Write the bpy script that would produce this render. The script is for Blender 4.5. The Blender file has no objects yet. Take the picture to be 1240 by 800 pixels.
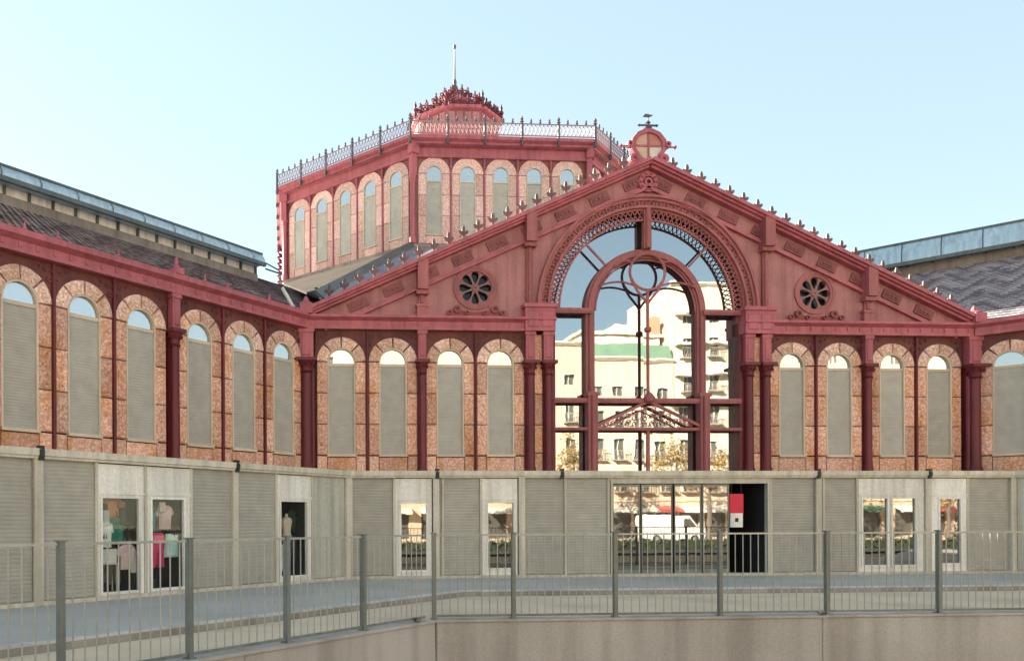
import bpy, bmesh, math, random
from mathutils import Vector, Matrix
from mathutils.geometry import tessellate_polygon
random.seed(7)
sc = bpy.context.scene
COL = sc.collection
PI = math.pi
R = math.radians
q = math.sqrt(.5)

# ------------------------------------------------------------ camera
cam = bpy.data.cameras.new('camera')
cam.sensor_fit = 'HORIZONTAL'
cam.sensor_width = 36
cam.lens = 965 / 1240 * 36
cam.shift_x = (620 - 411) / 1240
cam.shift_y = (633.2 - 400) / 1240
cam.clip_end = 3000
camo = bpy.data.objects.new('camera', cam)
COL.objects.link(camo)
camo.location = (-12.027, -25.751, 1.62)
camo.rotation_euler = (Matrix.Rotation(R(-3.85), 3, 'Z') @ Matrix.Rotation(R(90), 3, 'X') @ Matrix.Rotation(R(-.25), 3, 'Z')).to_euler()
sc.camera = camo
# ------------------------------------------------------------ sky, sun, exposure
SUN_EL, SUN_AZ = 26, -46            # azimuth from +Y towards +X
world = bpy.data.worlds.new('World')
sc.world = world
world.use_nodes = True
wn = world.node_tree
sky = wn.nodes.new('ShaderNodeTexSky')
sky.sky_type = 'NISHITA'
sky.sun_disc = False
sky.sun_elevation = R(SUN_EL)
sky.sun_rotation = R(SUN_AZ)
sky.air_density = 1.0
sky.dust_density = 0.1
sky.ozone_density = 0.3
veil = wn.nodes.new('ShaderNodeMix')            # thin even high haze over the clear sky
veil.data_type = 'RGBA'
veil.inputs[0].default_value = .55
veil.inputs[7].default_value = (2.1, 2.75, 3.05, 1)
wn.links.new(sky.outputs[0], veil.inputs[6])
wn.links.new(veil.outputs[2], wn.nodes['Background'].inputs[0])
wn.nodes['Background'].inputs[1].default_value = 0.05
sun = bpy.data.lights.new('sun', 'SUN')
sun.energy = 5
sun.angle = R(.5)
sun.color = (1, .93, .82)
suno = bpy.data.objects.new('sun', sun)
COL.objects.link(suno)
sd = Vector((math.sin(R(SUN_AZ)) * math.cos(R(SUN_EL)), math.cos(R(SUN_AZ)) * math.cos(R(SUN_EL)), math.sin(R(SUN_EL))))
suno.rotation_euler = sd.to_track_quat('Z', 'Y').to_euler()
suno.location = (-30, 40, 60)
sc.view_settings.view_transform = 'Standard'
sc.view_settings.look = 'None'
sc.view_settings.gamma = 1
sc.view_settings.exposure = 2.8
sc.view_settings.use_white_balance = True
sc.view_settings.white_balance_temperature = 7050
sc.view_settings.white_balance_tint = 7

# ------------------------------------------------------------ materials
def s2l(r, g, b):
    f = lambda c: ((c / 255 + .055) / 1.055) ** 2.4 if c > 10 else c / 255 / 12.92
    return (f(r), f(g), f(b))

def newmat(name):
    m = bpy.data.materials.new(name)
    m.use_nodes = True
    return m, m.node_tree, m.node_tree.nodes['Principled BSDF']

def noise(nt, vec, scale, detail=4, stretch=None):
    n = nt.nodes.new('ShaderNodeTexNoise')
    n.inputs['Scale'].default_value = scale
    n.inputs['Detail'].default_value = detail
    if stretch:
        mp = nt.nodes.new('ShaderNodeMapping')
        mp.inputs['Scale'].default_value = stretch
        nt.links.new(vec, mp.inputs['Vector'])
        vec = mp.outputs[0]
    nt.links.new(vec, n.inputs['Vector'])
    return n.outputs['Fac']

def ramp(nt, fac, stops):
    r = nt.nodes.new('ShaderNodeValToRGB')
    e = r.color_ramp.elements
    while len(e) < len(stops):
        e.new(.5)
    for el, (p, c) in zip(e, stops):
        el.position = p
        el.color = (*c, 1)
    nt.links.new(fac, r.inputs['Fac'])
    return r.outputs['Color']

def mix(nt, fac, a, b, mode='MIX'):
    m = nt.nodes.new('ShaderNodeMix')
    m.data_type = 'RGBA'
    m.blend_type = mode
    for key, v in (('Factor', fac), ('A', a), ('B', b)):
        idx = {'Factor': 0, 'A': 6, 'B': 7}[key]
        if isinstance(v, (int, float)):
            m.inputs[idx].default_value = v
        elif isinstance(v, tuple):
            m.inputs[idx].default_value = (*v, 1)
        else:
            nt.links.new(v, m.inputs[idx])
    return m.outputs[2]

def rel_bump(nt, bs, fac, strength, dist=.01):
    b = nt.nodes.new('ShaderNodeBump')
    b.inputs['Strength'].default_value = strength
    b.inputs['Distance'].default_value = dist
    nt.links.new(fac, b.inputs['Height'])
    nt.links.new(b.outputs[0], bs.inputs['Normal'])

def paint(name, c, var=.25, rough=.55, streak=True, spec=.35, metal=0, bump=.15, grain=14):
    """weathered paint or metal: broad tone changes, rain streaks, fine grain"""
    m, nt, bs = newmat(name)
    pos = nt.nodes.new('ShaderNodeNewGeometry').outputs['Position']
    oi = nt.nodes.new('ShaderNodeObjectInfo').outputs['Random']
    d = tuple(x * (1 - var) for x in c)
    l = tuple(min(1, x * (1 + var * .8)) for x in c)
    col = ramp(nt, noise(nt, pos, .9, 5), [(.3, d), (.5, c), (.72, l)])
    if streak:
        st = ramp(nt, noise(nt, pos, 1.0, 5, (5, 5, .3)), [(.33, (.6, .57, .54)), (.58, (1, 1, 1))])
        col = mix(nt, .6, col, st, 'MULTIPLY')
    gr = noise(nt, pos, grain, 3)
    gcol = ramp(nt, gr, [(.3, (.86, .86, .86)), (.7, (1.1, 1.1, 1.1))])
    col = mix(nt, .7, col, gcol, 'MULTIPLY')
    rv = ramp(nt, oi, [(0, (.9, .9, .9)), (1, (1.06, 1.06, 1.06))])
    col = mix(nt, 1.0, col, rv, 'MULTIPLY')
    nt.links.new(col, bs.inputs['Base Color'])
    bs.inputs['Roughness'].default_value = rough
    bs.inputs['Metallic'].default_value = metal
    bs.inputs['Specular IOR Level'].default_value = spec
    if bump:
        rel_bump(nt, bs, gr, bump, .006)
    return m

def terracotta(name, pale, mid, stain):
    m, nt, bs = newmat(name)
    pos = nt.nodes.new('ShaderNodeNewGeometry').outputs['Position']
    oi = nt.nodes.new('ShaderNodeObjectInfo').outputs['Random']
    base = ramp(nt, noise(nt, pos, .75, 3), [(.34, mid), (.62, pale)])
    n2 = noise(nt, pos, 1.3, 5, (1.6, 1.6, .7))
    base = mix(nt, ramp(nt, n2, [(.5, (0, 0, 0)), (.68, (.8, .8, .8))]), base, stain)
    # moulded flower and leaf pattern in each glazed tile
    v = nt.nodes.new('ShaderNodeTexVoronoi')
    v.feature = 'SMOOTH_F1'
    v.inputs['Scale'].default_value = 15.0
    nt.links.new(pos, v.inputs['Vector'])
    n3 = noise(nt, pos, 24, 2)
    mm = nt.nodes.new('ShaderNodeMath')
    mm.operation = 'MULTIPLY_ADD'
    nt.links.new(n3, mm.inputs[0])
    mm.inputs[1].default_value = .9
    nt.links.new(v.outputs['Distance'], mm.inputs[2])
    pat = ramp(nt, mm.outputs[0], [(.45, (1.1, 1.09, 1.08)), (.72, (.95, .92, .9)), (.95, (.64, .54, .49))])
    col = mix(nt, .85, base, pat, 'MULTIPLY')
    rv = ramp(nt, oi, [(0, (.74, .7, .68)), (1, (1.12, 1.12, 1.12))])
    col = mix(nt, 1.0, col, rv, 'MULTIPLY')
    nt.links.new(col, bs.inputs['Base Color'])
    bs.inputs['Roughness'].default_value = .5
    bs.inputs['Specular IOR Level'].default_value = .4
    rel_bump(nt, bs, mm.outputs[0], .6, -.03)
    return m

def plain(name, c, rough=.6, metal=0, spec=.4, var=.12):
    return paint(name, c, var, rough, False, spec, metal, .1, 20)

def mirror_glass(name, fac, tint=(.9, .95, .97), dark=(.012, .014, .016), rough=.015):
    m, nt, bs = newmat(name)
    nt.nodes.remove(bs)
    out = nt.nodes['Material Output']
    pos = nt.nodes.new('ShaderNodeNewGeometry').outputs['Position']
    gl = nt.nodes.new('ShaderNodeBsdfGlossy')
    gl.inputs['Roughness'].default_value = rough
    gl.inputs['Color'].default_value = (*tint, 1)
    df = nt.nodes.new('ShaderNodeBsdfDiffuse')
    df.inputs['Color'].default_value = (*dark, 1)
    mx = nt.nodes.new('ShaderNodeMixShader')
    mx.inputs[0].default_value = fac
    nt.links.new(df.outputs[0], mx.inputs[1])
    nt.links.new(gl.outputs[0], mx.inputs[2])
    nt.links.new(mx.outputs[0], out.inputs[0])
    b = nt.nodes.new('ShaderNodeBump')
    b.inputs['Strength'].default_value = .04
    b.inputs['Distance'].default_value = .02
    nt.links.new(noise(nt, pos, 1.4, 2), b.inputs['Height'])
    nt.links.new(b.outputs[0], gl.inputs['Normal'])
    return m

def clear_glass(name, refl=.16):
    m, nt, bs = newmat(name)
    nt.nodes.remove(bs)
    out = nt.nodes['Material Output']
    gl = nt.nodes.new('ShaderNodeBsdfGlossy')
    gl.inputs['Roughness'].default_value = .02
    tr = nt.nodes.new('ShaderNodeBsdfTransparent')
    tr.inputs['Color'].default_value = (.9, .93, .92, 1)
    mx = nt.nodes.new('ShaderNodeMixShader')
    mx.inputs[0].default_value = refl
    nt.links.new(tr.outputs[0], mx.inputs[1])
    nt.links.new(gl.outputs[0], mx.inputs[2])
    nt.links.new(mx.outputs[0], out.inputs[0])
    return m

M = {}
M['wallred'] = paint('gable_red_paint', (.385, .168, .168), .14, .6, True, .25)
M['red'] = paint('iron_red_paint', (.42, .112, .14), .16, .5)
M['trim'] = paint('moulding_red_paint', (.35, .11, .115), .18, .55)
M['darkred'] = paint('dark_red_iron', (.135, .016, .026), .22, .42)
M['spandrel'] = paint('spandrel_tile', (.14, .038, .034), .45, .55, True, .3, 0, .6, 9)  # brown-red, deepened a little for the shadow under the fascia
M['joint'] = plain('joint_mortar', (.14, .045, .035), .8)
M['terra'] = terracotta('terracotta_tile', (.85, .56, .45), (.8, .465, .335), (.7, .35, .14))
M['terrapale'] = terracotta('pale_terracotta_tile', (.84, .6, .57), (.8, .54, .5), (.8, .54, .46))
M['terrapink'] = terracotta('pink_terracotta_tile', (.9, .67, .59), (.86, .6, .49), (.82, .52, .34))
M['cream'] = plain('cream_frame', (.56, .47, .37))
M['shutter'] = paint('grey_shutter_slats', (.355, .34, .3), .05, .5, False, .35, 0, .05, 3)
M['blind'] = paint('grey_window_blind', (.395, .375, .335), .05, .55, False, .35, 0, .05, 3)
M['panel'] = paint('pale_grey_panel', (.47, .47, .41), .06, .5, True)
M['white'] = paint('white_panel', (.76, .75, .71), .05, .45, True)
M['post'] = paint('beige_metal_post', (.54, .51, .43), .08, .5, True)
M['beam'] = paint('beige_metal_beam', (.58, .55, .47), .08, .5, True)
M['black'] = plain('black_metal', (.02, .02, .02), .5)
M['glass'] = mirror_glass('solar_glass', .42)
M['lunette'] = mirror_glass('lunette_glass', .5, (.95, .95, .93), (.2, .22, .22))
M['shopglass'] = mirror_glass('door_glass', .3, (.95, .93, .9))
M['clear'] = clear_glass('display_glass', .03)
M['slate'] = plain('slate_grey_tile', (.2, .19, .215), .7, 0, .3, .2)
M['mauve'] = plain('mauve_tile', (.34, .28, .315), .7, 0, .3, .2)
M['greytile'] = plain('ash_grey_tile', (.38, .365, .39), .7, 0, .3, .2)
M['zinc'] = paint('zinc_sheet', (.43, .57, .66), .08, .38, True, .5, .35)
M['zincdark'] = paint('dark_zinc', (.10, .12, .12), .2, .45, True, .5, .3)
M['drum'] = paint('stone_drum', (.27, .215, .19), .25, .8, True, .2, 0, .4, 6)
M['skirt'] = paint('weathered_roof_tile', (.05, .04, .035), .3, .9, True, .04, 0, .5, 5)
M['rail'] = paint('lattice_metal', (.3, .2, .215), .15, .5, False)
M['lead'] = plain('dark_iron', (.09, .085, .1), .5)
M['fence'] = paint('grey_green_fence', (.19, .215, .205), .12, .45, True, .5, .3)
M['bar'] = paint('galvanised_bar', (.38, .39, .37), .1, .5, False, .5, .4)
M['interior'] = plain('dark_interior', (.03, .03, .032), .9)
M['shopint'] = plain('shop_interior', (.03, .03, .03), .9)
M['leaf'] = None

def concrete(name, c, scale=.6, var=.2, rough=.85, bump=.25, stains=True):
    m, nt, bs = newmat(name)
    pos = nt.nodes.new('ShaderNodeNewGeometry').outputs['Position']
    d = tuple(x * (1 - var) for x in c)
    l = tuple(x * (1 + var) for x in c)
    col = ramp(nt, noise(nt, pos, scale, 6), [(.32, d), (.5, c), (.7, l)])
    if stains:
        st = ramp(nt, noise(nt, pos, .8, 6, (2.6, 2.6, .18)), [(.34, (.6, .57, .53)), (.56, (1, 1, 1))])
        col = mix(nt, .6, col, st, 'MULTIPLY')
    g = noise(nt, pos, 40, 3)
    col = mix(nt, .6, col, ramp(nt, g, [(.3, (.8, .8, .8)), (.7, (1.15, 1.15, 1.15))]), 'MULTIPLY')
    nt.links.new(col, bs.inputs['Base Color'])
    bs.inputs['Roughness'].default_value = rough
    bs.inputs['Specular IOR Level'].default_value = .25
    rel_bump(nt, bs, g, bump, .01)
    return m
M['moat'] = concrete('moat_concrete', (.45, .42, .395), .5, .1)
M['beige'] = concrete('beige_paving', (.62, .5, .37), .5, .16, .85, .2, False)
M['bluepave'] = concrete('blue_grey_paving', (.4, .395, .375), .5, .12, .6, .1, False)
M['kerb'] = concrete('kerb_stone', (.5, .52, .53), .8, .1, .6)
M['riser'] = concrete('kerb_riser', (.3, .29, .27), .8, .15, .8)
M['soil'] = concrete('moat_soil', (.06, .055, .045), .5, .3, .9, .4, False)
M['asphalt'] = concrete('asphalt', (.06, .06, .062), .6, .15, .9, .3, False)
M['dirt'] = concrete('city_ground', (.22, .2, .18), .3, .15, .9, .2, False)

# ------------------------------------------------------------ mesh builder
class MB:
    def __init__(s):
        s.v = []; s.f = []; s.m = []; s.mi = 0
    def add(s, vs, fs):
        o = len(s.v)
        s.v += [tuple(p) for p in vs]
        for f in fs:
            s.f.append(tuple(i + o for i in f)); s.m.append(s.mi)
        return s
    def box(s, x0, x1, y0, y1, z0, z1):
        return s.add([(x0, y0, z0), (x1, y0, z0), (x1, y1, z0), (x0, y1, z0), (x0, y0, z1), (x1, y0, z1), (x1, y1, z1), (x0, y1, z1)],
                     [(0, 1, 5, 4), (1, 2, 6, 5), (2, 3, 7, 6), (3, 0, 4, 7), (4, 5, 6, 7), (3, 2, 1, 0)])
    def raised(s, x0, x1, y0, yb, z0, z1, b=.03, d=.02):
        """block with a bevelled raised front panel (front at y0, back at yb)"""
        a = y0 + d
        s.add([(x0, yb, z0), (x1, yb, z0), (x1, yb, z1), (x0, yb, z1), (x0, a, z0), (x1, a, z0), (x1, a, z1), (x0, a, z1),
               (x0 + b, y0, z0 + b), (x1 - b, y0, z0 + b), (x1 - b, y0, z1 - b), (x0 + b, y0, z1 - b)],
              [(0, 1, 5, 4), (1, 2, 6, 5), (2, 3, 7, 6), (3, 0, 4, 7), (4, 5, 9, 8), (5, 6, 10, 9), (6, 7, 11, 10), (7, 4, 8, 11), (8, 9, 10, 11)])
        return s
    def extr(s, poly, y0, y1, holes=(), axis='y'):
        """polygon in x,z pushed from y0 to y1 (axis='z': polygon in x,y from z0 to z1)"""
        P = (lambda p, d: (p[0], d, p[1])) if axis == 'y' else (lambda p, d: (p[0], p[1], d))
        loops = [list(poly)] + [list(h) for h in holes]
        flat = [p for l in loops for p in l]
        n = len(flat)
        if holes or n > 4:
            tris = tessellate_polygon([[Vector((p[0], p[1], 0)) for p in l] for l in loops])
        else:
            tris = [tuple(range(n))]
        vs = [P(p, y0) for p in flat] + [P(p, y1) for p in flat]
        fs = [tuple(t) for t in tris] + [tuple(i + n for i in reversed(t)) for t in tris]
        o = 0
        for l in loops:
            k = len(l)
            for i in range(k):
                a, b = o + i, o + (i + 1) % k
                fs.append((a, b, b + n, a + n))
            o += k
        return s.add(vs, fs)
    def ring(s, cx, cz, r0, r1, a0, a1, n, y0, y1):
        vs = []; fs = []
        full = abs(a1 - a0 - 2 * PI) < 1e-6
        for i in range(n + 1):
            a = a0 + (a1 - a0) * i / n
            for r, y in ((r0, y0), (r1, y0), (r1, y1), (r0, y1)):
                vs.append((cx + r * math.cos(a), y, cz + r * math.sin(a)))
        for i in range(n):
            for k in range(4):
                fs.append((i * 4 + k, i * 4 + (k + 1) % 4, i * 4 + 4 + (k + 1) % 4, i * 4 + 4 + k))
        if not full:
            fs += [(0, 1, 2, 3), (n * 4, n * 4 + 3, n * 4 + 2, n * 4 + 1)]
        return s.add(vs, fs)
    def tube(s, pts, r, n=6, closed=False, caps=True):
        pts = [Vector(p) for p in pts]
        rr = r if isinstance(r, (list, tuple)) else [r] * len(pts)
        vs = []; fs = []; m = len(pts)
        up0 = None
        for i, p in enumerate(pts):
            if closed:
                t = (pts[(i + 1) % m] - pts[i - 1]).normalized()
            else:
                t = (pts[min(i + 1, m - 1)] - pts[max(i - 1, 0)]).normalized()
            ref = up0 if up0 is not None else (Vector((0, 1, 0)) if abs(t.y) < .9 else Vector((0, 0, 1)))
            a = t.cross(ref)
            if a.length < 1e-5: a = t.cross(Vector((1, 0, 0)))
            a.normalize(); b = t.cross(a).normalized()
            up0 = -b if up0 is None else up0
            for k in range(n):
                w = 2 * PI * (k + .5) / n
                vs.append(p + a * (rr[i] * math.cos(w)) + b * (rr[i] * math.sin(w)))
        for i in range(m if closed else m - 1):
            j = (i + 1) % m
            for k in range(n):
                fs.append((i * n + k, i * n + (k + 1) % n, j * n + (k + 1) % n, j * n + k))
        if caps and not closed:
            fs += [tuple(range(n)), tuple(range((m - 1) * n, m * n))]
        return s.add(vs, fs)
    def bar(s, p0, p1, w, d=None):
        """square bar between two points, w across in the x-z plane, d deep"""
        d = d or w
        p0, p1 = Vector(p0), Vector(p1)
        t = (p1 - p0).normalized()
        a = t.cross(Vector((0, 1, 0)))
        if a.length < .01: a = Vector((1, 0, 0))
        a.normalize(); b = t.cross(a).normalized()
        vs = []
        for p in (p0, p1):
            for i, j in ((-1, -1), (1, -1), (1, 1), (-1, 1)):
                vs.append(p + a * (i * w / 2) + b * (j * d / 2))
        return s.add(vs, [(0, 1, 2, 3), (7, 6, 5, 4), (0, 1, 5, 4), (1, 2, 6, 5), (2, 3, 7, 6), (3, 0, 4, 7)])
    def lathe(s, prof, cx=0, cy=0, n=10, cz=0):
        vs = []; fs = []; m = len(prof)
        for r, z in prof:
            for k in range(n):
                a = 2 * PI * k / n
                vs.append((cx + r * math.cos(a), cy + r * math.sin(a), cz + z))
        for i in range(m - 1):
            for k in range(n):
                fs.append((i * n + k, i * n + (k + 1) % n, (i + 1) * n + (k + 1) % n, (i + 1) * n + k))
        fs += [tuple(range(n)), tuple(range((m - 1) * n, m * n))]
        return s.add(vs, fs)
    def prof(s, pr, x0, x1):
        """moulding: profile [(y,z)] swept along x"""
        n = len(pr)
        vs = [(x0, y, z) for y, z in pr] + [(x1, y, z) for y, z in pr]
        fs = [tuple(range(n)), tuple(range(2 * n - 1, n - 1, -1))]
        for i in range(n):
            fs.append((i, (i + 1) % n, n + (i + 1) % n, n + i))
        return s.add(vs, fs)
    def mesh(s, name, mats):
        me = bpy.data.meshes.new(name)
        me.from_pydata(s.v, [], s.f)
        mats = mats if isinstance(mats, (list, tuple)) else [mats]
        for m in mats: me.materials.append(m)
        if len(mats) > 1: me.polygons.foreach_set('material_index', s.m)
        bm = bmesh.new(); bm.from_mesh(me)
        bmesh.ops.recalc_face_normals(bm, faces=bm.faces)
        bm.to_mesh(me); bm.free()
        me.polygons.foreach_set('use_smooth', [True] * len(me.polygons))
        me.set_sharp_from_angle(angle=R(32))
        return me

def obj(name, me, parent=None, loc=(0, 0, 0), rot=0):
    o = bpy.data.objects.new(name, me)
    COL.objects.link(o)
    o.location = loc
    o.rotation_euler = (0, 0, rot)
    if parent: o.parent = parent
    return o

def tag(o, label, cat, group=None, kind=None):
    if label: o['label'] = label
    if cat: o['category'] = cat
    if group: o['group'] = group
    if kind: o['kind'] = kind
    return o

def thing(name, label, cat, loc=(0, 0, 0), rot=0, group=None):
    return tag(obj(name, None, None, loc, rot), label, cat, group)

class Frame:
    def __init__(s, ox, oy, deg):
        s.o = Vector((ox, oy, 0)); s.a = R(deg)
    def at(s, x, y=0, z=0):
        c, k = math.cos(s.a), math.sin(s.a)
        return (s.o.x + x * c - y * k, s.o.y + x * k + y * c, z)
    def put(s, name, me, parent, x=0, y=0, z=0):
        return obj(name, me, parent, s.at(x, y, z), s.a)

def arch(cx, cz, r, n=20, a0=0, a1=PI):
    return [(cx + r * math.cos(a0 + (a1 - a0) * i / n), cz + r * math.sin(a0 + (a1 - a0) * i / n)) for i in range(n + 1)]

W = 11.35
FAC = Frame(0, 0, 0)
LW = Frame(-W, 0, 45)       # local x = -distance away from the gable, y inward
RW = Frame(W, 0, -45)
HALL = thing('market_hall', 'red iron and terracotta market hall with arched gable and octagonal tower', 'market hall')

# ------------------------------------------------------------ arched windows (facade and wings)
ZS, ZSILL, ZB = 6.84, 3.85, 3.0       # arch springing, sill, foot of the tiled wall
HW = .84
def window_meshes():
    D = {}
    zsill, zs = ZSILL, ZS
    ro, ri = .79, .455
    # spandrel plate with an arched opening
    b = MB()
    top = 7.86
    poly = [(-HW, zs), (-ro, zs)] + list(reversed(arch(0, zs, ro, 18))) [1:-1] + [(ro, zs), (HW, zs), (HW, top), (-HW, top)]
    b.extr(poly, -.02, .1)
    for sx in (-1, 1):       # moulded leaf ornament in the corners
        for k, (u, v, r) in enumerate(((.74, .62, .085), (.64, .84, .06), (.79, .83, .05), (.47, .9, .05))):
            b.ring(sx * u, zs + v, r * .35, r, 0, 2 * PI, 8, -.05, 0)
    D['spandrel'] = b.mesh('spandrel', M['spandrel'])
    for k in range(4):
        a0, a1 = PI * k / 4 + .009, PI * (k + 1) / 4 - .009
        b = MB(); n = 5; vs = []; fs = []
        bb, dd = .018, .01
        for i in range(n + 1):
            t = i / n
            ao, ai = a0 + (a1 - a0) * t, (a0 + .035) + (a1 - a0 - .07) * t
            for (r, y, a) in ((ri, .1, ao), (ri, -.05 + dd, ao), (ri + bb, -.05, ai), (ro - bb, -.05, ai), (ro, -.05 + dd, ao), (ro, .1, ao)):
                vs.append((r * math.cos(a), y, zs + r * math.sin(a)))
        for i in range(n):
            for j in range(5):
                fs.append((i * 6 + j, i * 6 + j + 1, i * 6 + 7 + j, i * 6 + 6 + j))
        fs += [tuple(range(6)), tuple(range(n * 6 + 5, n * 6 - 1, -1))]
        b.add(vs, fs)
        for t_ in (.28, .72):
            a = a0 + (a1 - a0) * t_
            b.ring(.62 * math.cos(a), zs + .62 * math.sin(a), .03, .085, 0, 2 * PI, 8, -.068, -.04)
        D['v%d' % k] = b.mesh('voussoir', M['terrapink'])
    zz = [zs - .012, 5.83, 4.82, zsill - .03]
    for sx, nm in ((-1, 'l'), (1, 'r')):
        for k in range(3):
            b = MB()
            x0, x1 = (ri, .79) if sx > 0 else (-.79, -ri)
            b.raised(x0, x1, -.04, .1, zz[k + 1] + .012, zz[k] - .012 * (k > 0))
            xm, hh = (x0 + x1) / 2, (zz[k] - zz[k + 1]) / 4
            for t_ in range(4):
                zc = zz[k + 1] + hh * (t_ + .5)
                if t_ % 2: b.add([(xm - .1, -.04, zc), (xm, -.04, zc - .11), (xm + .1, -.04, zc), (xm, -.04, zc + .11), (xm, -.075, zc)], [(0, 1, 4), (1, 2, 4), (2, 3, 4), (3, 0, 4)])
                else: b.ring(xm, zc, .035, .085, 0, 2 * PI, 8, -.06, -.03)
            D['j%s%d' % (nm, k)] = b.mesh('jamb_block', M['terra'])
        b = MB(); x0, x1 = (ri + .02, .79) if sx > 0 else (-.79, -ri - .02)
        b.raised(x0, x1, -.04, .1, ZB, zsill - .06)
        D['c' + nm] = b.mesh('corner_block', M['terra'])
    b = MB(); b.raised(-ri, ri, -.045, .1, ZB, zsill - .1, .05)
    D['apron'] = b.mesh('apron_tile', M['terra'])
    b = MB()                  # cream frame round the opening
    b.ring(0, zs, .405, .452, 0, PI, 18, -.03, .06)
    b.box(-.452, -.405, -.03, .06, zsill, zs).box(.405, .452, -.03, .06, zsill, zs)
    D['frame'] = b.mesh('window_frame', M['cream'])
    b = MB(); b.box(-.405, .405, .0, .05, 6.70, 6.79)
    D['transom'] = b.mesh('transom', M['cream'])
    b = MB(); b.box(-.47, .47, -.09, .06, zsill - .075, zsill)
    D['sill'] = b.mesh('sill', M['cream'])
    b = MB(); n = 16
    b.extr([(.405, 6.79)] + arch(0, zs, .405, n) + [(-.405, 6.79)], .055, .065)
    D['glass'] = b.mesh('lunette_pane', M['lunette'])
    D['shutter'] = slats(.81, zsill, 6.70, 40, M['blind'], .006)
    return D

def slats(w, z0, z1, n, mat, depth=.012, y=.03, name='roller_shutter'):
    b = MB(); vs = []; fs = []
    h = (z1 - z0) / n
    for i in range(n):
        za, zb = z0 + i * h, z0 + (i + 1) * h
        for yy, z in ((y, za), (y - depth, za + h * .25), (y - depth * .7, zb - h * .12), (y, zb)):
            vs += [(-w / 2, yy, z), (w / 2, yy, z)]
    for i in range(n * 4 - 1):
        fs.append((i * 2, i * 2 + 1, i * 2 + 3, i * 2 + 2))
    b.add(vs, fs)
    b.box(-w / 2, w / 2, y + .004, y + .02, z0, z1)
    return b.mesh(name, mat)

WM = window_meshes()
def place_window(fr, x):
    p = fr.put('arched_window', WM['frame'], HALL, x)
    for key, nm in (('spandrel', 'spandrel'), ('v0', 'voussoir'), ('v1', 'voussoir'), ('v2', 'voussoir'), ('v3', 'voussoir'),
                    ('jl0', 'jamb_block'), ('jl1', 'jamb_block'), ('jl2', 'jamb_block'), ('jr0', 'jamb_block'), ('jr1', 'jamb_block'), ('jr2', 'jamb_block'),
                    ('cl', 'corner_block'), ('cr', 'corner_block'), ('apron', 'apron_tile'), ('transom', 'transom'), ('sill', 'sill'),
                    ('glass', 'lunette_pane'), ('shutter', 'roller_shutter')):
        obj(nm, WM[key], p)

FX = [-10.21, -8.53, -6.65, -4.98, 4.98, 6.65, 8.53, 10.21]
for x in FX: place_window(FAC, x)
LX = []
for bay in range(3):
    LX += [1.05 + bay * 5.27, 2.71 + bay * 5.27, 4.37 + bay * 5.27]
for s in LX: place_window(LW, -s)
for s in LX[:3]: place_window(RW, s)

# backing walls behind the tiles; the entrance one added to block the sunlit hall
for xa, xb, zt_ in ((-W + .05, -3.2, 8.3), (3.2, W - .05, 8.3), (-3.198, 3.198, 3.14)):
    b = MB(); b.box(xa, xb, .1, .42, 0, zt_)
    FAC.put('brick_wall', b.mesh('brick_wall', M['joint']), HALL)
b = MB(); b.box(-21, -.05, .1, .42, 0, 8.3)
LW.put('brick_wall', b.mesh('brick_wall', M['joint']), HALL)
b = MB(); b.box(.05, 12, .1, .42, 0, 8.3)
RW.put('brick_wall', b.mesh('brick_wall', M['joint']), HALL)
# slender mullions between the tile panels
b = MB(); b.box(-.045, .045, -.075, .1, ZB, 7.86); b.tube([(0, -.08, ZB), (0, -.08, 7.8)], .035, 8)
MUL = b.mesh('mullion', M['darkred'])
for x in (-9.37, -5.815, 5.815, 9.37): FAC.put('mullion', MUL, HALL, x)
for s in LX:
    if round((s - 1.05) % 5.27, 2) < 3: LW.put('mullion', MUL, HALL, -(s + .83))
for s in LX[:2]: RW.put('mullion', MUL, HALL, s + .83)

# cast iron columns
def column_meshes(r, w, top=7.86):
    b = MB()
    b.lathe([(r * 1.25, 3.0), (r * 1.25, 3.35), (r * 1.05, 3.45), (r, 3.6), (r * .92, 6.45), (r * .92, 6.5)], 0, -.12, 14)
    shaft = b.mesh('column', M['darkred'])
    b = MB()
    b.lathe([(r, 6.42), (r * 1.25, 6.46), (r * 1.02, 6.5), (r * 1.05, 6.6), (r * 1.45, 6.74), (r * 1.6, 6.8)], 0, -.12, 14)
    b.box(-r * 1.75, r * 1.75, -.12 - r * 1.75, .1, 6.8, 6.9)
    for k in range(8):
        a = 2 * PI * k / 8
        b.lathe([(.02, 0), (.05, .04), (.02, .1)], r * 1.35 * math.cos(a), -.12 + r * 1.35 * math.sin(a), 6, 6.64)
    cap = b.mesh('capital', M['darkred'])
    b = MB()
    b.box(-w / 2, w / 2, -.2, .1, 6.9, top)
    b.raised(-w * .32, w * .32, -.225, -.2, 7.0, top - .16, .02)
    b.box(-w / 2 - .03, w / 2 + .03, -.23, .1, top - .12, top - .005)
    pil = b.mesh('upper_pilaster', M['red'])
    b = MB()
    b.box(-w / 2 - .02, w / 2 + .02, -.06, .1, 3.0, 6.82)
    back = b.mesh('pilaster_back', M['darkred'])
    return shaft, cap, pil, back
def column(fr, x, ms, y=0):
    c = fr.put('column', ms[0], HALL, x, y)
    obj('capital', ms[1], c); obj('upper_pilaster', ms[2], c); obj('pilaster_back', ms[3], c)
CS = column_meshes(.13, .26)
CM = column_meshes(.145, .3)
CC = column_meshes(.19, .46)
for x in (-7.59, 7.59): column(FAC, x, CS)
for x in (-4.02, 4.02, -3.42, 3.42): column(FAC, x, CM)
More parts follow.
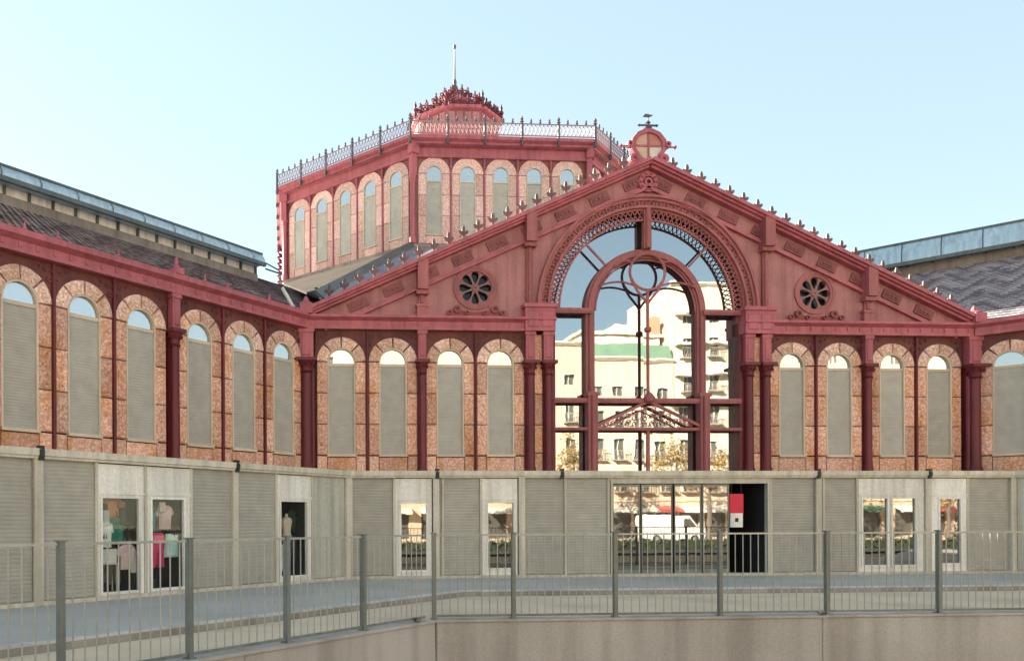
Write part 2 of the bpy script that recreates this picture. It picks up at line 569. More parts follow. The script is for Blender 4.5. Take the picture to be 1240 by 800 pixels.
for x in (-W, W):
    c = FAC.put('corner_column', CC[0], HALL, x, -.05)
    obj('capital', CC[1], c); obj('upper_pilaster', CC[2], c); obj('pilaster_back', CC[3], c)
for s in (5.3, 10.57): column(LW, -s, CS)
column(RW, 5.3, CS)
# paired side shafts at the inner corners
b = MB(); b.tube([(0, 0, 3.0), (0, 0, 6.5)], .08, 10)
m_ = b.mesh('corner_shaft', M['darkred'])
for x in (-W, W):
    for dx in (-.2, .2): FAC.put('corner_shaft', m_, HALL, x + dx, -.12)
# tiled strips between the twin columns beside the great arch
for sx in (-1, 1):
    zz = [3.0, 3.9, 4.82, 5.83, 6.84, 7.8]
    for k in range(5):
        b = MB(); b.raised(-.14, .14, -.05, .1, zz[k] + .012, zz[k + 1] - .012, .025)
        FAC.put('strip_tile', b.mesh('strip_tile', M['terra']), HALL, sx * 3.72)

# ------------------------------------------------------------ entablature
def entab(x0, x1, zt=8.3):
    b = MB()
    z = 7.86
    b.prof([(.1, z), (-.24, z), (-.24, z + .09), (-.2, z + .1), (-.2, z + .27), (-.3, z + .33), (-.36, z + .36), (-.36, zt), (.1, zt)], x0, x1)
    n = int((x1 - x0) / .42)
    for i in range(n):
        x = x0 + (i + .5) * (x1 - x0) / n
        b.box(x - .035, x + .035, -.225, -.19, z + .12, z + .25)
    return b
b = entab(-W, -3.2); FAC.put('cornice', b.mesh('cornice', M['red']), HALL)
b = entab(3.2, W); FAC.put('cornice', b.mesh('cornice', M['red']), HALL)
b = entab(-21, -.15, 8.36); LW.put('eaves_fascia', b.mesh('eaves_fascia', M['red']), HALL)
b = entab(.15, 12, 8.36); RW.put('eaves_fascia', b.mesh('eaves_fascia', M['red']), HALL)
b = MB(); b.box(-.2, .2, -.42, .15, 8.3, 8.62); b.lathe([(.2, 8.62), (.24, 8.66), (.1, 8.74), (.07, 8.84), (.0, 8.92)], 0, -.12, 8)
CAPBOX = b.mesh('corner_block', M['red'])
for x in (-W, W): FAC.put('corner_block', CAPBOX, HALL, x, -.05)
b = MB(); b.box(-.13, .13, -.39, .1, 8.361, 8.52); b.lathe([(.09, 8.52), (.11, 8.56), (.05, 8.62), (.06, 8.72), (.01, 8.86)], 0, -.2, 8)
FIN = b.mesh('eaves_finial', M['red'])
for s in (5.3, 10.57): LW.put('eaves_finial', FIN, HALL, -s)
b = MB(); b.lathe([(.05, 8.36), (.07, 8.4), (.03, 8.45), (.035, 8.5), (.005, 8.58)], 0, -.26, 7)
KNOB = b.mesh('eaves_knob', M['red'])
for s in LX: LW.put('eaves_knob', KNOB, HALL, -s - .83 if (round((s - 1.05) % 5.27, 2) < 3) else -s)

# ------------------------------------------------------------ gable wall with great arch
APEX, SL = 13.42, (13.42 - 8.32) / W
AZ, AR = 8.65, 3.42
rose_z, rose_x = 9.3, 5.8
poly = [(-W, 8.3), (-AR, 8.3)] + list(reversed(arch(0, AZ, AR, 48))) + [(AR, 8.3), (W, 8.3), (0, APEX)]
holes = [arch(sx * rose_x, rose_z, .62, 32, 0, 2 * PI)[:-1] for sx in (-1, 1)]
b = MB(); b.extr(poly, -.02, .3, holes)
FAC.put('gable_wall', b.mesh('gable_wall', M['wallred']), HALL)
# raking cornice: coping, panelled frieze, lower moulding
Lr = math.hypot(W, APEX - 8.32); th = math.atan2(APEX - 8.32, W)
def rake(sx):
    def P(u, v, y):      # u along the slope from the foot, v up from the rake line
        x = -W + u * math.cos(th) - v * math.sin(th); z = 8.32 + u * math.sin(th) + v * math.cos(th)
        return (sx * -1 * x if sx > 0 else x, y, z)
    def slab(b, u0, u1, v0, v1, y0, y1):
        vs = [P(u, v, y) for y in (y0, y1) for u, v in ((u0, v0), (u1, v0), (u1, v1), (u0, v1))]
        if sx: pass
        b.add(vs, [(0, 1, 2, 3), (7, 6, 5, 4), (0, 1, 5, 4), (1, 2, 6, 5), (2, 3, 7, 6), (3, 0, 4, 7)])
    b = MB()
    slab(b, -.1, Lr, .05, .16, -.45, .32); slab(b, -.05, Lr, -.02, .05, -.36, .32); slab(b, 0, Lr, -.1, -.02, -.26, .3)
    slab(b, .35, Lr - .05, -.72, -.64, -.16, .0); slab(b, .35, Lr - .02, -.64, -.58, -.1, .0)
    p = FAC.put('raking_cornice', b.mesh('raking_cornice', M['red']), HALL)
    n = 9
    for i in range(n):
        u = 1.7 + i * (Lr - 2.4) / (n - 1)
        bb = MB(); slab(bb, u - .34, u + .34, -.5, -.2, -.07, 0); slab(bb, u - .26, u + .26, -.44, -.26, -.09, -.07)
        for w in (-.15, 0, .15): slab(bb, u + w - .04, u + w + .04, -.39, -.31, -.12, -.09)
        obj('frieze_panel', bb.mesh('frieze_panel', M['friezered'] if 'friezered' in M else M.setdefault('friezered', paint('frieze_red', (.25, .075, .08), .2, .55))), p)
    # palmette cresting on the coping
    n = 21
    for i in range(n):
        u = .9 + i * (Lr - 1.75) / (n - 1)
        c = P(u, .16, -.1)
        bb = MB()
        bb.lathe([(.11, -.04), (.07, .05), (.03, .1), (.05, .15), (.025, .2)], 0, 0, 7)
        for a in (-.95, 0, .95):
            l = .27 - abs(a) * .09
            tip = (math.sin(a) * l, 0, .2 + math.cos(a) * l)
            bb.tube([(0, 0, .18), (tip[0] * .6, 0, .18 + (tip[2] - .18) * .6), tip], [.03, .065, .04], 6)
        key = 'palm'
        if key not in M: M[key] = bb.mesh('palmette', M['palmpaint'])
        obj('palmette', M[key], p, c)
M['palmpaint'] = paint('cresting_paint', (.15, .105, .11), .2, .7, False)
rake(-1); rake(1)
b = MB(); b.lathe([(.09, -.02), (.06, .06), (.09, .12), (.04, .2), (.06, .26), (.0, .5)], 0, 0, 7)
# pilasters on the gable wall
for x in (-7.59, 7.59, -4.02, 4.02):
    ztop = 8.32 + (W - abs(x)) * SL - .02
    b = MB()
    b.box(-.1, .1, -.12, -.02, 8.3, ztop - .3)
    b.tube([(0, -.13, 8.75), (0, -.13, ztop - 1.0)], .055, 8)
    b.box(-.17, .17, -.2, -.02, 8.3, 8.72).box(-.2, .2, -.23, -.02, 8.62, 8.7)
    b.box(-.17, .17, -.42, -.02, ztop - .85, ztop + .12).box(-.2, .2, -.3, -.02, ztop - .98, ztop - .85)
    FAC.put('gable_pilaster', b.mesh('gable_pilaster', M['trim']), HALL, x)
# impost blocks beside the arch
for sx in (-1, 1):
    b = MB()
    b.box(-.5, .5, -.3, .3, 7.86, 8.62).raised(-.42, -.04, -.33, -.3, 7.98, 8.5).raised(.04, .42, -.33, -.3, 7.98, 8.5)
    b.box(-.56, .56, -.37, .3, 8.62, 8.74)
    FAC.put('impost_block', b.mesh('impost_block', M['red']), HALL, sx * 3.72)
# jamb piers closing the wall beside the great window
for sx in (-1, 1):
    b = MB(); b.box(-.14, .14, -.05, .42, 3.0, 7.86)
    FAC.put('window_jamb', b.mesh('window_jamb', M['darkred']), HALL, sx * 3.29)

# openwork band round the arch
b = MB()
b.ring(0, AZ, 3.69, 3.78, 0, PI, 64, -.2, -.02); b.ring(0, AZ, 3.60, 3.69, 0, PI, 64, -.12, -.02)
b.ring(0, AZ, 3.36, 3.43, 0, PI, 64, -.14, .1)
n = 44
for i in range(n):
    a = PI * (i + .5) / n
    ca, sa = math.cos(a), math.sin(a)
    b.tube([(3.515 * ca + .085 * math.cos(w), -.06, AZ + 3.515 * sa + .085 * math.sin(w)) for w in [2 * PI * k / 8 for k in range(8)]], .026, 4, True)
    b.lathe([(.0, -.03), (.032, 0), (0, .03)], 3.515 * ca, -.06, 6, AZ + 3.515 * sa)
FAC.put('arch_band', b.mesh('arch_band', M['trim']), HALL)
b = MB()        # lattice ring inside the arch
b.ring(0, AZ, 2.96, 3.01, 0, PI, 64, -.02, .05); b.ring(0, AZ, 3.30, 3.36, 0, PI, 64, -.02, .05)
n = 62
for i in range(n):
    a0, a1 = PI * i / n, PI * (i + 1) / n
    for p, r_ in ((a0, a1), (a1, a0)):
        b.bar((3.0 * math.cos(p), .015, AZ + 3.0 * math.sin(p)), (3.32 * math.cos(r_), .015, AZ + 3.32 * math.sin(r_)), .03, .03)
FAC.put('lattice_ring', b.mesh('lattice_ring', M['trim']), HALL)

# great window: frame, tracery and mirror glass
GY = .30
z0 = 3.15
def sector(r0, r1, a0, a1, n=16): return arch(0, AZ, r1, n, a0, a1) + list(reversed(arch(0, AZ, r0, n, a0, a1)))
PANES = []
for za, zb in ((z0, 4.7), (4.7, 5.64), (5.64, AZ)):
    for xa, xb in ((-3.3, -1.92), (-1.92, 0), (0, 1.92), (1.92, 3.3)): PANES.append([(xa, za), (xb, za), (xb, zb), (xa, zb)])
PANES += [sector(1.9, 3.4, 0, R(46)), sector(1.9, 3.4, R(46), R(90)), sector(1.9, 3.4, R(90), R(134)), sector(1.9, 3.4, R(134), PI)]
PANES.append([(1.9, AZ)] + arch(0, AZ, 1.9, 24)[1:-1] + [(-1.9, AZ)])
rnd = random.Random(11)
for pl in PANES:       # every pane sits a hair out of true, as glazing does
    cx_ = sum(u for u, v in pl) / len(pl); cz_ = sum(v for u, v in pl) / len(pl)
    b = MB(); b.extr([(u - cx_, v - cz_) for u, v in pl], 0, .02)
    o = FAC.put('great_window_pane', b.mesh('great_window_pane', M['glass']), HALL, cx_, GY, cz_)
    o.rotation_euler = (R(rnd.uniform(-.12, .12)), 0, R(rnd.uniform(-.12, .12)))
b = MB()
for sx in (-1, 1):
    b.box(sx * 1.91 - .15, sx * 1.91 + .15, .1, .285, 5.8, AZ)
    b.tube([(sx * 1.91, .09, 5.8), (sx * 1.91, .09, AZ)], .07, 10)
    b.box(sx * 1.91 - .16, sx * 1.91 + .16, -.14, .2, z0, 5.8)
    b.box(sx * 1.91 - .2, sx * 1.91 + .2, -.18, .2, 5.78, 5.9)
    b.tube([(sx * 1.91, -.16, z0), (sx * 1.91, -.16, 5.78)], .08, 10)
b.ring(0, AZ, 1.76, 2.06, 0, PI, 48, .1, .285); b.ring(0, AZ, 1.83, 1.99, 0, PI, 48, .03, .1); b.ring(0, AZ, 1.69, 1.74, 0, PI, 48, .12, .16)
gw = FAC.put('great_window_frame', b.mesh('great_window_frame', M['trim']), HALL)
b = MB()
b.box(-.13, .13, -.06, .12, AZ + 2.04, AZ + 3.4); b.tube([(0, -.08, AZ + 2.05), (0, -.08, AZ + 3.38)], .08, 10)
obj('crown_post', b.mesh('crown_post', M['trim']), gw)
for z, w, xa, xb in ((5.64, .16, 0, 3.2), (4.70, .1, 0, 3.2), (8.6, .17, 1.9, 3.3)):
    for x0, x1 in (((-xb, xb),) if xa == 0 else ((-xb, -xa), (xa, xb))):
        b = MB()
        b.box(x0, x1, -.07, .05, z - w / 2, z + w / 2)
        b.box(x0, x1, -.1, -.07, z - w * .18, z + w * .18)
        obj('transom_bar', b.mesh('transom_bar', M['trim']), gw)
b = MB()
b.box(-.05, .05, -.04, .04, z0, 4.66)
b.box(-3.2, 3.2, -.06, .08, 3.15, 3.3)
obj('lower_mullion', b.mesh('lower_mullion', M['trim']), gw)
for a in (R(46), R(134)):          # radial bars between inner and outer arch
    b = MB(); b.bar((2.05 * math.cos(a), 0, AZ + 2.05 * math.sin(a)), (3.0 * math.cos(a), 0, AZ + 3.0 * math.sin(a)), .06, .06)
    obj('radial_bar', b.mesh('radial_bar', M['trim']), gw)
b = MB()          # circle and branching tracery
cz = 9.92
b.tube([(.6 * math.cos(2 * PI * k / 32), -.02, cz + .6 * math.sin(2 * PI * k / 32)) for k in range(32)], .045, 6, True)
for sx in (-1, 1):
    b.tube([(sx * .55, -.02, cz - .28), (sx * .34, -.02, 9.28), (sx * .12, -.02, 9.02), (0, -.02, 8.85)], .04, 6)
    b.tube([(sx * (.42 + 1.2 * t), -.02, 9.46 + .12 * math.sin(t * PI) - .02 * t) for t in [k / 8 for k in range(9)]], .035, 6)
    b.tube([(sx * (.5 + .62 * t), -.02, cz + .28 + .38 * t - .5 * t * t) for t in [k / 6 for k in range(7)]], .03, 6)
b.tube([(0, -.02, 9.3), (0, -.02, 5.7)], .05, 8)
b.lathe([(.05, 7.9), (.12, 7.95), (.12, 8.05), (.05, 8.1)], 0, -.02, 8)
obj('tracery', b.mesh('tracery', M['trim']), gw)
b = MB()          # triangular fretwork between the two low transoms
for sx in (-1, 1):
    b.bar((0, -.05, 5.62), (sx * 1.78, -.05, 4.8), .09, .08)
    b.bar((0, -.05, 5.42), (sx * 1.3, -.05, 4.8), .035, .04)
    for i in range(6):
        x = sx * (.18 + i * .25); h = 5.5 - abs(x) * .46
        nz = max(1, int((h - 4.8) / .17))
        for j in range(nz):
            zc = 4.83 + (j + .5) * (h - 4.78) / nz
            rr = .075
            b.tube([(x + rr * math.cos(w), -.05, zc + rr * math.sin(w)) for w in [2 * PI * k / 7 for k in range(7)]], .018, 4, True)
            b.bar((x - .12, -.05, zc - .08), (x + .12, -.05, zc + .08), .02, .02)
b.lathe([(.0, 5.52), (.16, 5.6), (.2, 5.72), (.1, 5.86), (.0, 5.95)], 0, -.1, 10)
obj('fretwork', b.mesh('fretwork', M['trim']), gw)

# roses
for sx in (-1, 1):
    x = sx * rose_x
    b = MB()
    b.ring(0, 0, .62, .72, 0, 2 * PI, 40, -.07, -.02); b.ring(0, 0, .54, .62, 0, 2 * PI, 40, -.05, .14)
    p = FAC.put('rose_window', b.mesh('rose_window', M['trim']), HALL, x, 0, rose_z)
    outer = arch(0, 0, .575, 40, 0, 2 * PI)[:-1]
    hs = []
    for k in range(8):
        a = PI / 2 + k * PI / 4
        pet = [(.13, 0), (.2, .05), (.32, .105), (.43, .125), (.51, .09), (.54, 0), (.51, -.09), (.43, -.125), (.32, -.105), (.2, -.05)]
        hs.append([(u * math.cos(a) - v * math.sin(a), u * math.sin(a) + v * math.cos(a)) for u, v in pet])
    b = MB(); b.extr(outer, .0, .07, hs)
    b.ring(0, 0, .03, .11, 0, 2 * PI, 16, -.03, .0)
    M['rosestone'] = M.get('rosestone') or paint('rose_tracery', (.25, .12, .115), .2, .6, False)
    obj('petal_tracery', b.mesh('petal_tracery', M['rosestone']), p)
    b = MB(); b.ring(0, 0, .0, .56, 0, 2 * PI, 24, .16, .17)
    obj('rose_pane', b.mesh('rose_pane', M['rosedark'] if 'rosedark' in M else M.setdefault('rosedark', mirror_glass('rose_glass', .03))), p)
    b = MB()      # scrolls at the foot of the rose
    b.extr([(-1.15, -.98), (1.15, -.98), (.85, -.86), (.6, -.7), (.3, -.8), (-.3, -.8), (-.6, -.7), (-.85, -.86)], -.08, -.02)
    for s2 in (-1, 1):
        for (u, v, r_) in ((.62, -.72, .13), (.88, -.84, .09), (.3, -.84, .08)):
            b.ring(s2 * u, v, r_ * .45, r_, 0, 2 * PI, 14, -.14, -.08)
    obj('rose_scroll', b.mesh('rose_scroll', M['darkred2'] if 'darkred2' in M else M.setdefault('darkred2', paint('ornament_red', (.27, .06, .06), .2, .5))), p)

# rosette and shield at the apex
b = MB(); b.ring(0, 12.86, .2, .33, 0, 2 * PI, 24, -.14, -.02); b.ring(0, 12.86, .07, .14, 0, 2 * PI, 14, -.16, -.02)
for k in range(10):
    a = 2 * PI * k / 10
    b.lathe([(.0, -.05), (.05, 0), (0, .05)], .265 * math.cos(a), -.15, 6, 12.86 + .265 * math.sin(a))
FAC.put('apex_rosette', b.mesh('apex_rosette', M['red']), HALL)
b = MB(); zc = 14.02
out = [(0, -.7), (.34, -.46), (.6, -.1), (.58, .22), (.38, .46), (.16, .56), (0, .6), (-.16, .56), (-.38, .46), (-.58, .22), (-.6, -.1), (-.34, -.46)]
inn = [(u * .76, v * .76) for u, v in out]
b.extr(out, -.2, .02, [inn])
for s2 in (-1, 1):
    for (u, v, r_) in ((.5, -.42, .16), (.64, .06, .1), (.28, -.66, .12)):
        b.ring(s2 * u, v, r_ * .4, r_, 0, 2 * PI, 14, -.24, -.02)
    b.tube([(s2 * .58, -.1, .05), (s2 * .78, -.1, .02), (s2 * .92, -.1, .02)], [.05, .03, .02], 6)
    b.lathe([(.0, -.09), (.07, 0), (0, .09)], s2 * .92, -.1, 6, .02)
sh = FAC.put('apex_shield', b.mesh('apex_shield', M['red']), HALL, 0, 0, zc)
for (pts, mt) in (([(-.46, .02), (0, .02), (0, .46), (-.12, .43), (-.3, .35), (-.44, .17)], 'sh1'), ([(0, .02), (.46, .02), (.44, .17), (.3, .35), (.12, .43), (0, .46)], 'sh2'),
                  ([(-.46, .02), (-.45, -.08), (-.26, -.35), (0, -.53), (0, .02)], 'sh3'), ([(0, .02), (0, -.53), (.26, -.35), (.45, -.08), (.46, .02)], 'sh4')):
    col = {'sh1': (.55, .33, .27), 'sh2': (.5, .2, .17), 'sh3': (.55, .4, .3), 'sh4': (.62, .58, .55)}[mt]
    bb = MB(); bb.extr(pts, -.13, -.05)
    obj('shield_quarter', bb.mesh('shield_quarter', plain('shield_' + mt, col)), sh)
b = MB(); b.box(-.03, .03, -.16, -.12, -.5, .44); b.box(-.44, .44, -.158, -.122, -.01, .05)
obj('shield_cross', b.mesh('shield_cross', M['red']), sh)
b = MB()
b.lathe([(.1, .58), (.14, .62), (.06, .68), (.05, .76), (.09, .8), (.02, .88), (.012, 1.12), (0, 1.14)], 0, -.1, 8)
b.bar((-.28, -.1, .72), (.28, -.1, .72), .05, .05)
for s2 in (-1, 1): b.lathe([(0, -.06), (.06, 0), (0, .06)], s2 * .3, -.1, 6, .72)
b.extr([(-.18, 1.0), (.04, .98), (.18, 1.06), (.05, 1.08), (-.1, 1.1)], -.11, -.09)
obj('shield_finial', b.mesh('shield_finial', M['lead']), sh)

# ------------------------------------------------------------ roofs
SLR = .47
P_AX = q * (29.8 - W)       # distance of each arm's axis behind its wall (13.05)
def tiled(fr, x0, x1, p0, p1, zb, sl, w=.23, e=.3, name='roof_tiles', ph=0):
    b = MB()
    nx = int((x1 - x0) / w); L = (p1 - p0) * math.hypot(1, sl); nr = int(L / e)
    rnd = random.Random(5)
    for r in range(nr):
        pa, pb = p0 + (p1 - p0) * r / nr, p0 + (p1 - p0) * (r + 1.25) / nr
        off = (r % 2) * w / 2
        for i in range(nx):
            xa = x0 + i * w + off; xb = xa + w * .97
            xm = (xa + xb) / 2
            tri = abs(((xm + ph) / 1.4) % 1 - .5) * 2
            v = (r * e + tri * 1.7) / 2.0
            k = v % 1
            b.mi = 0 if k < .36 else (2 if k < .7 else 1)
            if rnd.random() < .1: b.mi = rnd.randrange(3)
            j = rnd.uniform(0, .012)
            za, zb2 = zb + (pa - p0) * sl + .05 + j, zb + (pb - p0) * sl + .012
            b.add([(xa, pa, za - .035), (xb, pa, za - .035), (xb, pa, za), (xa, pa, za), (xb, pb, zb2), (xa, pb, zb2), (xm, pa - .07, za - .012)],
                  [(0, 1, 2, 3), (3, 2, 4, 5), (3, 6, 2)])
    me = b.mesh(name, [M['slate'], M['mauve'], M['greytile']])
    o = fr.put(name, me, HALL)
    o['kind'] = 'stuff'
    return o
def slab_roof(pts, mat, name, t=.12):
    b = MB(); n = len(pts)
    vs = list(pts) + [(x, y, z - t) for x, y, z in pts]
    b.add(vs, [tuple(range(n)), tuple(range(2 * n - 1, n - 1, -1))] + [(i, (i + 1) % n, n + (i + 1) % n, n + i) for i in range(n)])
    return obj(name, b.mesh(name, mat), HALL)
PM = 9.0          # where the raised monitor starts
for fr, sg, far in ((LW, -1, 21), (RW, 1, 12)):
    x0, x1 = sorted((-sg * 17.1, sg * far))
    tiled(fr, x0, x1, .1, P_AX, 8.408, SLR, ph=.5)
    zr = 8.2 + SLR * (P_AX + .3)
    pts = [fr.at(x0, .1, 8.388), fr.at(x1, .1, 8.388), fr.at(x1, P_AX, zr), fr.at(x0, P_AX, zr)]
    slab_roof(pts, M['slate'], 'roof_deck')
    pts = [fr.at(x0, 2 * P_AX + .3, 8.2), fr.at(x1, 2 * P_AX + .3, 8.2), fr.at(x1, P_AX, zr), fr.at(x0, P_AX, zr)]
    slab_roof(pts, M['slate'], 'roof_deck')
    xe = sorted((sg * far, sg * far + sg * .3))
    b = MB(); b.add([(xe[0], 0, 0), (xe[0], 2 * P_AX, 0), (xe[0], 2 * P_AX, 8.2), (xe[0], P_AX, zr), (xe[0], 0, 8.2)], [(0, 1, 2, 3, 4)])
    b.add([(xe[1], 0, 0), (xe[1], 2 * P_AX, 0), (xe[1], 2 * P_AX, 8.2), (xe[1], P_AX, zr), (xe[1], 0, 8.2)], [(0, 1, 2, 3, 4)])
    fr.put('end_wall', b.mesh('end_wall', M['wallred']), HALL)
    # raised monitor over the ridge: sill wall, glazed gap with posts, metal fascia and roof
    m0, m1 = sorted((-sg * 6.3, sg * far))
    zt = 8.2 + SLR * (PM + .3)
    sw, gap, fa = (.42, .34, .5) if sg < 0 else (.42, .06, .95)
    yb = 2 * P_AX - PM
    b = MB(); b.box(m0, m1, PM, yb, zt - .6, zt + sw)
    mon = fr.put('roof_monitor', b.mesh('roof_monitor', M['greywall'] if 'greywall' in M else M.setdefault('greywall', paint('monitor_wall', (.25, .22, .19), .2, .7))), HALL)
    b = MB(); n = int((m1 - m0) / .9)
    for i in range(n + 1):
        x = m0 + .06 + (m1 - m0 - .12) * i / n
        if i == 0:
            bb = MB(); bb.box(-.04, .04, PM + .02, PM + .12, zt + sw, zt + sw + gap); pmesh = bb.mesh('monitor_post', M['zincdark'])
        obj('monitor_post', pmesh, mon, (x, 0, 0))
    b = MB()
    b.box(m0 + .05, m1 - .05, PM + .13, PM + .14, zt + sw, zt + sw + gap)
    obj('monitor_glazing', b.mesh('monitor_glazing', M['white']), mon)
    b = MB(); b.box(m0 + .05, m1 - .05, yb - .14, yb - .13, zt + sw, zt + sw + gap)
    obj('monitor_glazing', b.mesh('monitor_glazing', M['white']), mon)
    b = MB()
    zf = zt + sw + gap
    b.prof([(PM - .5, zf), (PM - .5, zf + fa * .45), (PM - .3, zf + fa), (P_AX, zf + fa + .9), (yb + .3, zf + fa), (yb + .5, zf + fa * .45), (yb + .5, zf)], m0 - .3, m1)
    obj('monitor_roof', b.mesh('monitor_roof', M['zinc']), mon)
    b = MB(); b.box(m0 - .32, m1, PM - .58, PM - .44, zf - .1, zf + .06)
    obj('monitor_gutter', b.mesh('monitor_gutter', M['zincdark']), mon)
    b = MB(); b.box(m0 - .32, m1, PM - .36, PM - .28, zf + fa - .03, zf + fa + .05)
    obj('roof_edge', b.mesh('roof_edge', M['zincdark']), mon)
    nn = int((m1 - m0) / 1.4)
    b = MB(); b.add([(-.02, PM - .53, zf + .06), (.02, PM - .53, zf + .06), (.02, PM - .53, zf + fa * .45), (-.02, PM - .53, zf + fa * .45), (-.02, PM - .33, zf + fa), (.02, PM - .33, zf + fa)], [(0, 1, 2, 3), (3, 2, 5, 4)])
    seam = b.mesh('standing_seam', M['zincdark'])
    for i in range(nn): obj('standing_seam', seam, mon, (m0 + (i + .5) * (m1 - m0) / nn, 0, 0))
    # thin rail at the monitor's end
    if sg < 0:
        b = MB(); xx = m1 if sg < 0 else m0
        b.bar((xx, PM - .3, zf + .2), (xx + 1.0, PM - .3, zf + .05), .05); b.bar((xx + .2, PM - .3, zf - .1), (xx + 1.3, PM - .3, zf - .1), .06)
        b.bar((xx + 1.2, PM - .3, zf - .1), (xx + 1.2, PM - .3, zf - .6), .05)
        obj('monitor_end_rail', b.mesh('monitor_end_rail', M['zincdark']), mon)
# roof of the gable bay, back to the tower
for sx in (-1, 1):
    o_ = .32
    slab_roof([(sx * W, .45, 8.3 + o_), (0, .45, 8.3 + SL * W + o_), (0, 18, 8.3 + SL * W + o_), (sx * W, 18, 8.3 + o_)], M['slate'], 'bay_roof', .3)
# sloping roofs running from the tower's foot down to the inner corners
for sx in (1, -1):
    A, B_, C_ = (sx * -5.0, 17.7, 16.8), (sx * -12.1, 24.8, 16.8), (sx * -10.75, 3.6, 9.95)
    slab_roof([A, B_, C_], M['skirt'], 'tower_skirt_roof', .1)
    D_ = (0, 17.7, 16.8); E_ = (0, 7.5, 12.2)
    slab_roof([A, C_, E_, D_], M['slate'], 'tower_front_roof', .1)
    b = MB(); b.bar((A[0], A[1], A[2] + .05), (C_[0], C_[1], C_[2] + .05), .5, .12)
    obj('hip_flashing', b.mesh('hip_flashing', M['zincdark']), HALL)
# pale pipe standing on the left roof by the inner corner
b = MB(); b.tube([LW.at(-.2, .3, 8.45), LW.at(-.24, .32, 8.6), LW.at(-.58, .5, 9.2)], .06, 8)
obj('roof_pipe', b.mesh('roof_pipe', plain('pale_pipe', (.6, .6, .6), .5)), HALL)

# ------------------------------------------------------------ octagonal tower
YC, AP = 29.8, 12.0
HS = AP * math.tan(PI / 8)
def oct_pts(ap): 
    rr = ap / math.cos(PI / 8)
    return [(rr * math.cos(PI / 8 + k * PI / 4), YC + rr * math.sin(PI / 8 + k * PI / 4)) for k in range(8)]
def oct_band(b, prof):
    vs = []; m = len(prof)
    for ap, z in prof:
        vs += [(x, y, z) for x, y in oct_pts(ap)]
    fs = []
    for i in range(m - 1):
        for k in range(8):
            fs.append((i * 8 + k, i * 8 + (k + 1) % 8, i * 8 + 8 + (k + 1) % 8, i * 8 + 8 + k))
    b.add(vs, fs)
b = MB(); oct_band(b, [(AP - .05, 10), (AP - .05, 16.75), (AP + .08, 16.8), (AP + .08, 16.98), (AP - .1, 17.0)])
DR = obj('tower_drum', b.mesh('tower_drum', M['drum']), HALL)
b = MB(); oct_band(b, [(AP - .12, 16.9), (AP - .12, 22.2)])
obj('tower_wall', b.mesh('tower_wall', M['tspan'] if 'tspan' in M else M.setdefault('tspan', paint('tower_spandrel', (.25, .09, .08), .3, .6))), HALL)
b = MB()
oct_band(b, [(AP - .1, 21.75), (AP + .06, 21.78), (AP + .06, 21.92), (AP + .0, 21.95), (AP + .02, 22.3), (AP + .16, 22.36), (AP + .3, 22.42), (AP + .3, 22.52), (AP + .5, 22.62), (AP + .5, 22.8), (AP - .2, 22.82)])
obj('tower_cornice', b.mesh('tower_cornice', M['red']), HALL)
b = MB(); oct_band(b, [(AP + .3, 22.3), (3.3, 26.2), (0, 26.3)])
obj('tower_roof', b.mesh('tower_roof', M['zinc']), HALL)
# tower window kit
TS, TB, TT = 20.93, 17.55, 20.45
def tower_kit():
    D = {}
    b = MB()
    b.ring(0, TS, .43, .885, 0, PI, 20, -.07, .0)
    D['ring'] = b.mesh('tower_window', M['terrapale'])
    for k in range(3):
        z0, z1 = (17.05, 18.6, 19.75)[k], (18.58, 19.73, 20.91)[k]
        for sx in (-1, 1):
            b = MB(); x0, x1 = sorted((sx * .44, sx * .885)); b.raised(x0, x1, -.065, 0, z0, z1, .03)
            D['j%d%d' % (k, sx)] = b.mesh('jamb_block', M['terrapale'])
    b = MB(); b.raised(-.43, .43, -.06, 0, 17.05, 17.5, .03); D['apron'] = b.mesh('apron_tile', M['terrapale'])
    b = MB(); b.ring(0, TS, .40, .44, 0, PI, 18, -.09, 0); b.box(-.44, -.4, -.09, 0, TB, TS).box(.4, .44, -.09, 0, TB, TS); b.box(-.5, .5, -.14, 0, TB - .06, TB).box(-.4, .4, -.08, 0, TT, TT + .07)
    D['frame'] = b.mesh('window_frame', M['cream'])
    b = MB(); b.extr([(.4, TT)] + arch(0, TS, .4, 16) + [(-.4, TT)], -.02, -.01); D['pane'] = b.mesh('lunette_pane', M['lunette'])
    D['sh'] = slats(.8, TB, TT, 30, M['blind'], .01, -.03)
    return D
TK = tower_kit()
b = MB(); b.box(-.04, .04, -.1, 0, 17.0, 21.75); b.lathe([(.06, 21.2), (.1, 21.25), (.05, 21.35), (.06, 21.75)], 0, -.1, 6)
TMUL = b.mesh('tower_mullion', M['red'])
b = MB(); b.lathe([(.2, 17.0), (.2, 17.3), (.15, 17.4), (.14, 20.4), (.2, 20.5), (.15, 20.55), (.2, 20.7), (.22, 20.75)], 0, 0, 12); b.box(-.17, .17, -.2, .1, 20.75, 21.9); b.box(-.26, .26, -.3, .1, 21.9, 22.62)
TCOL = b.mesh('tower_column', M['red'])
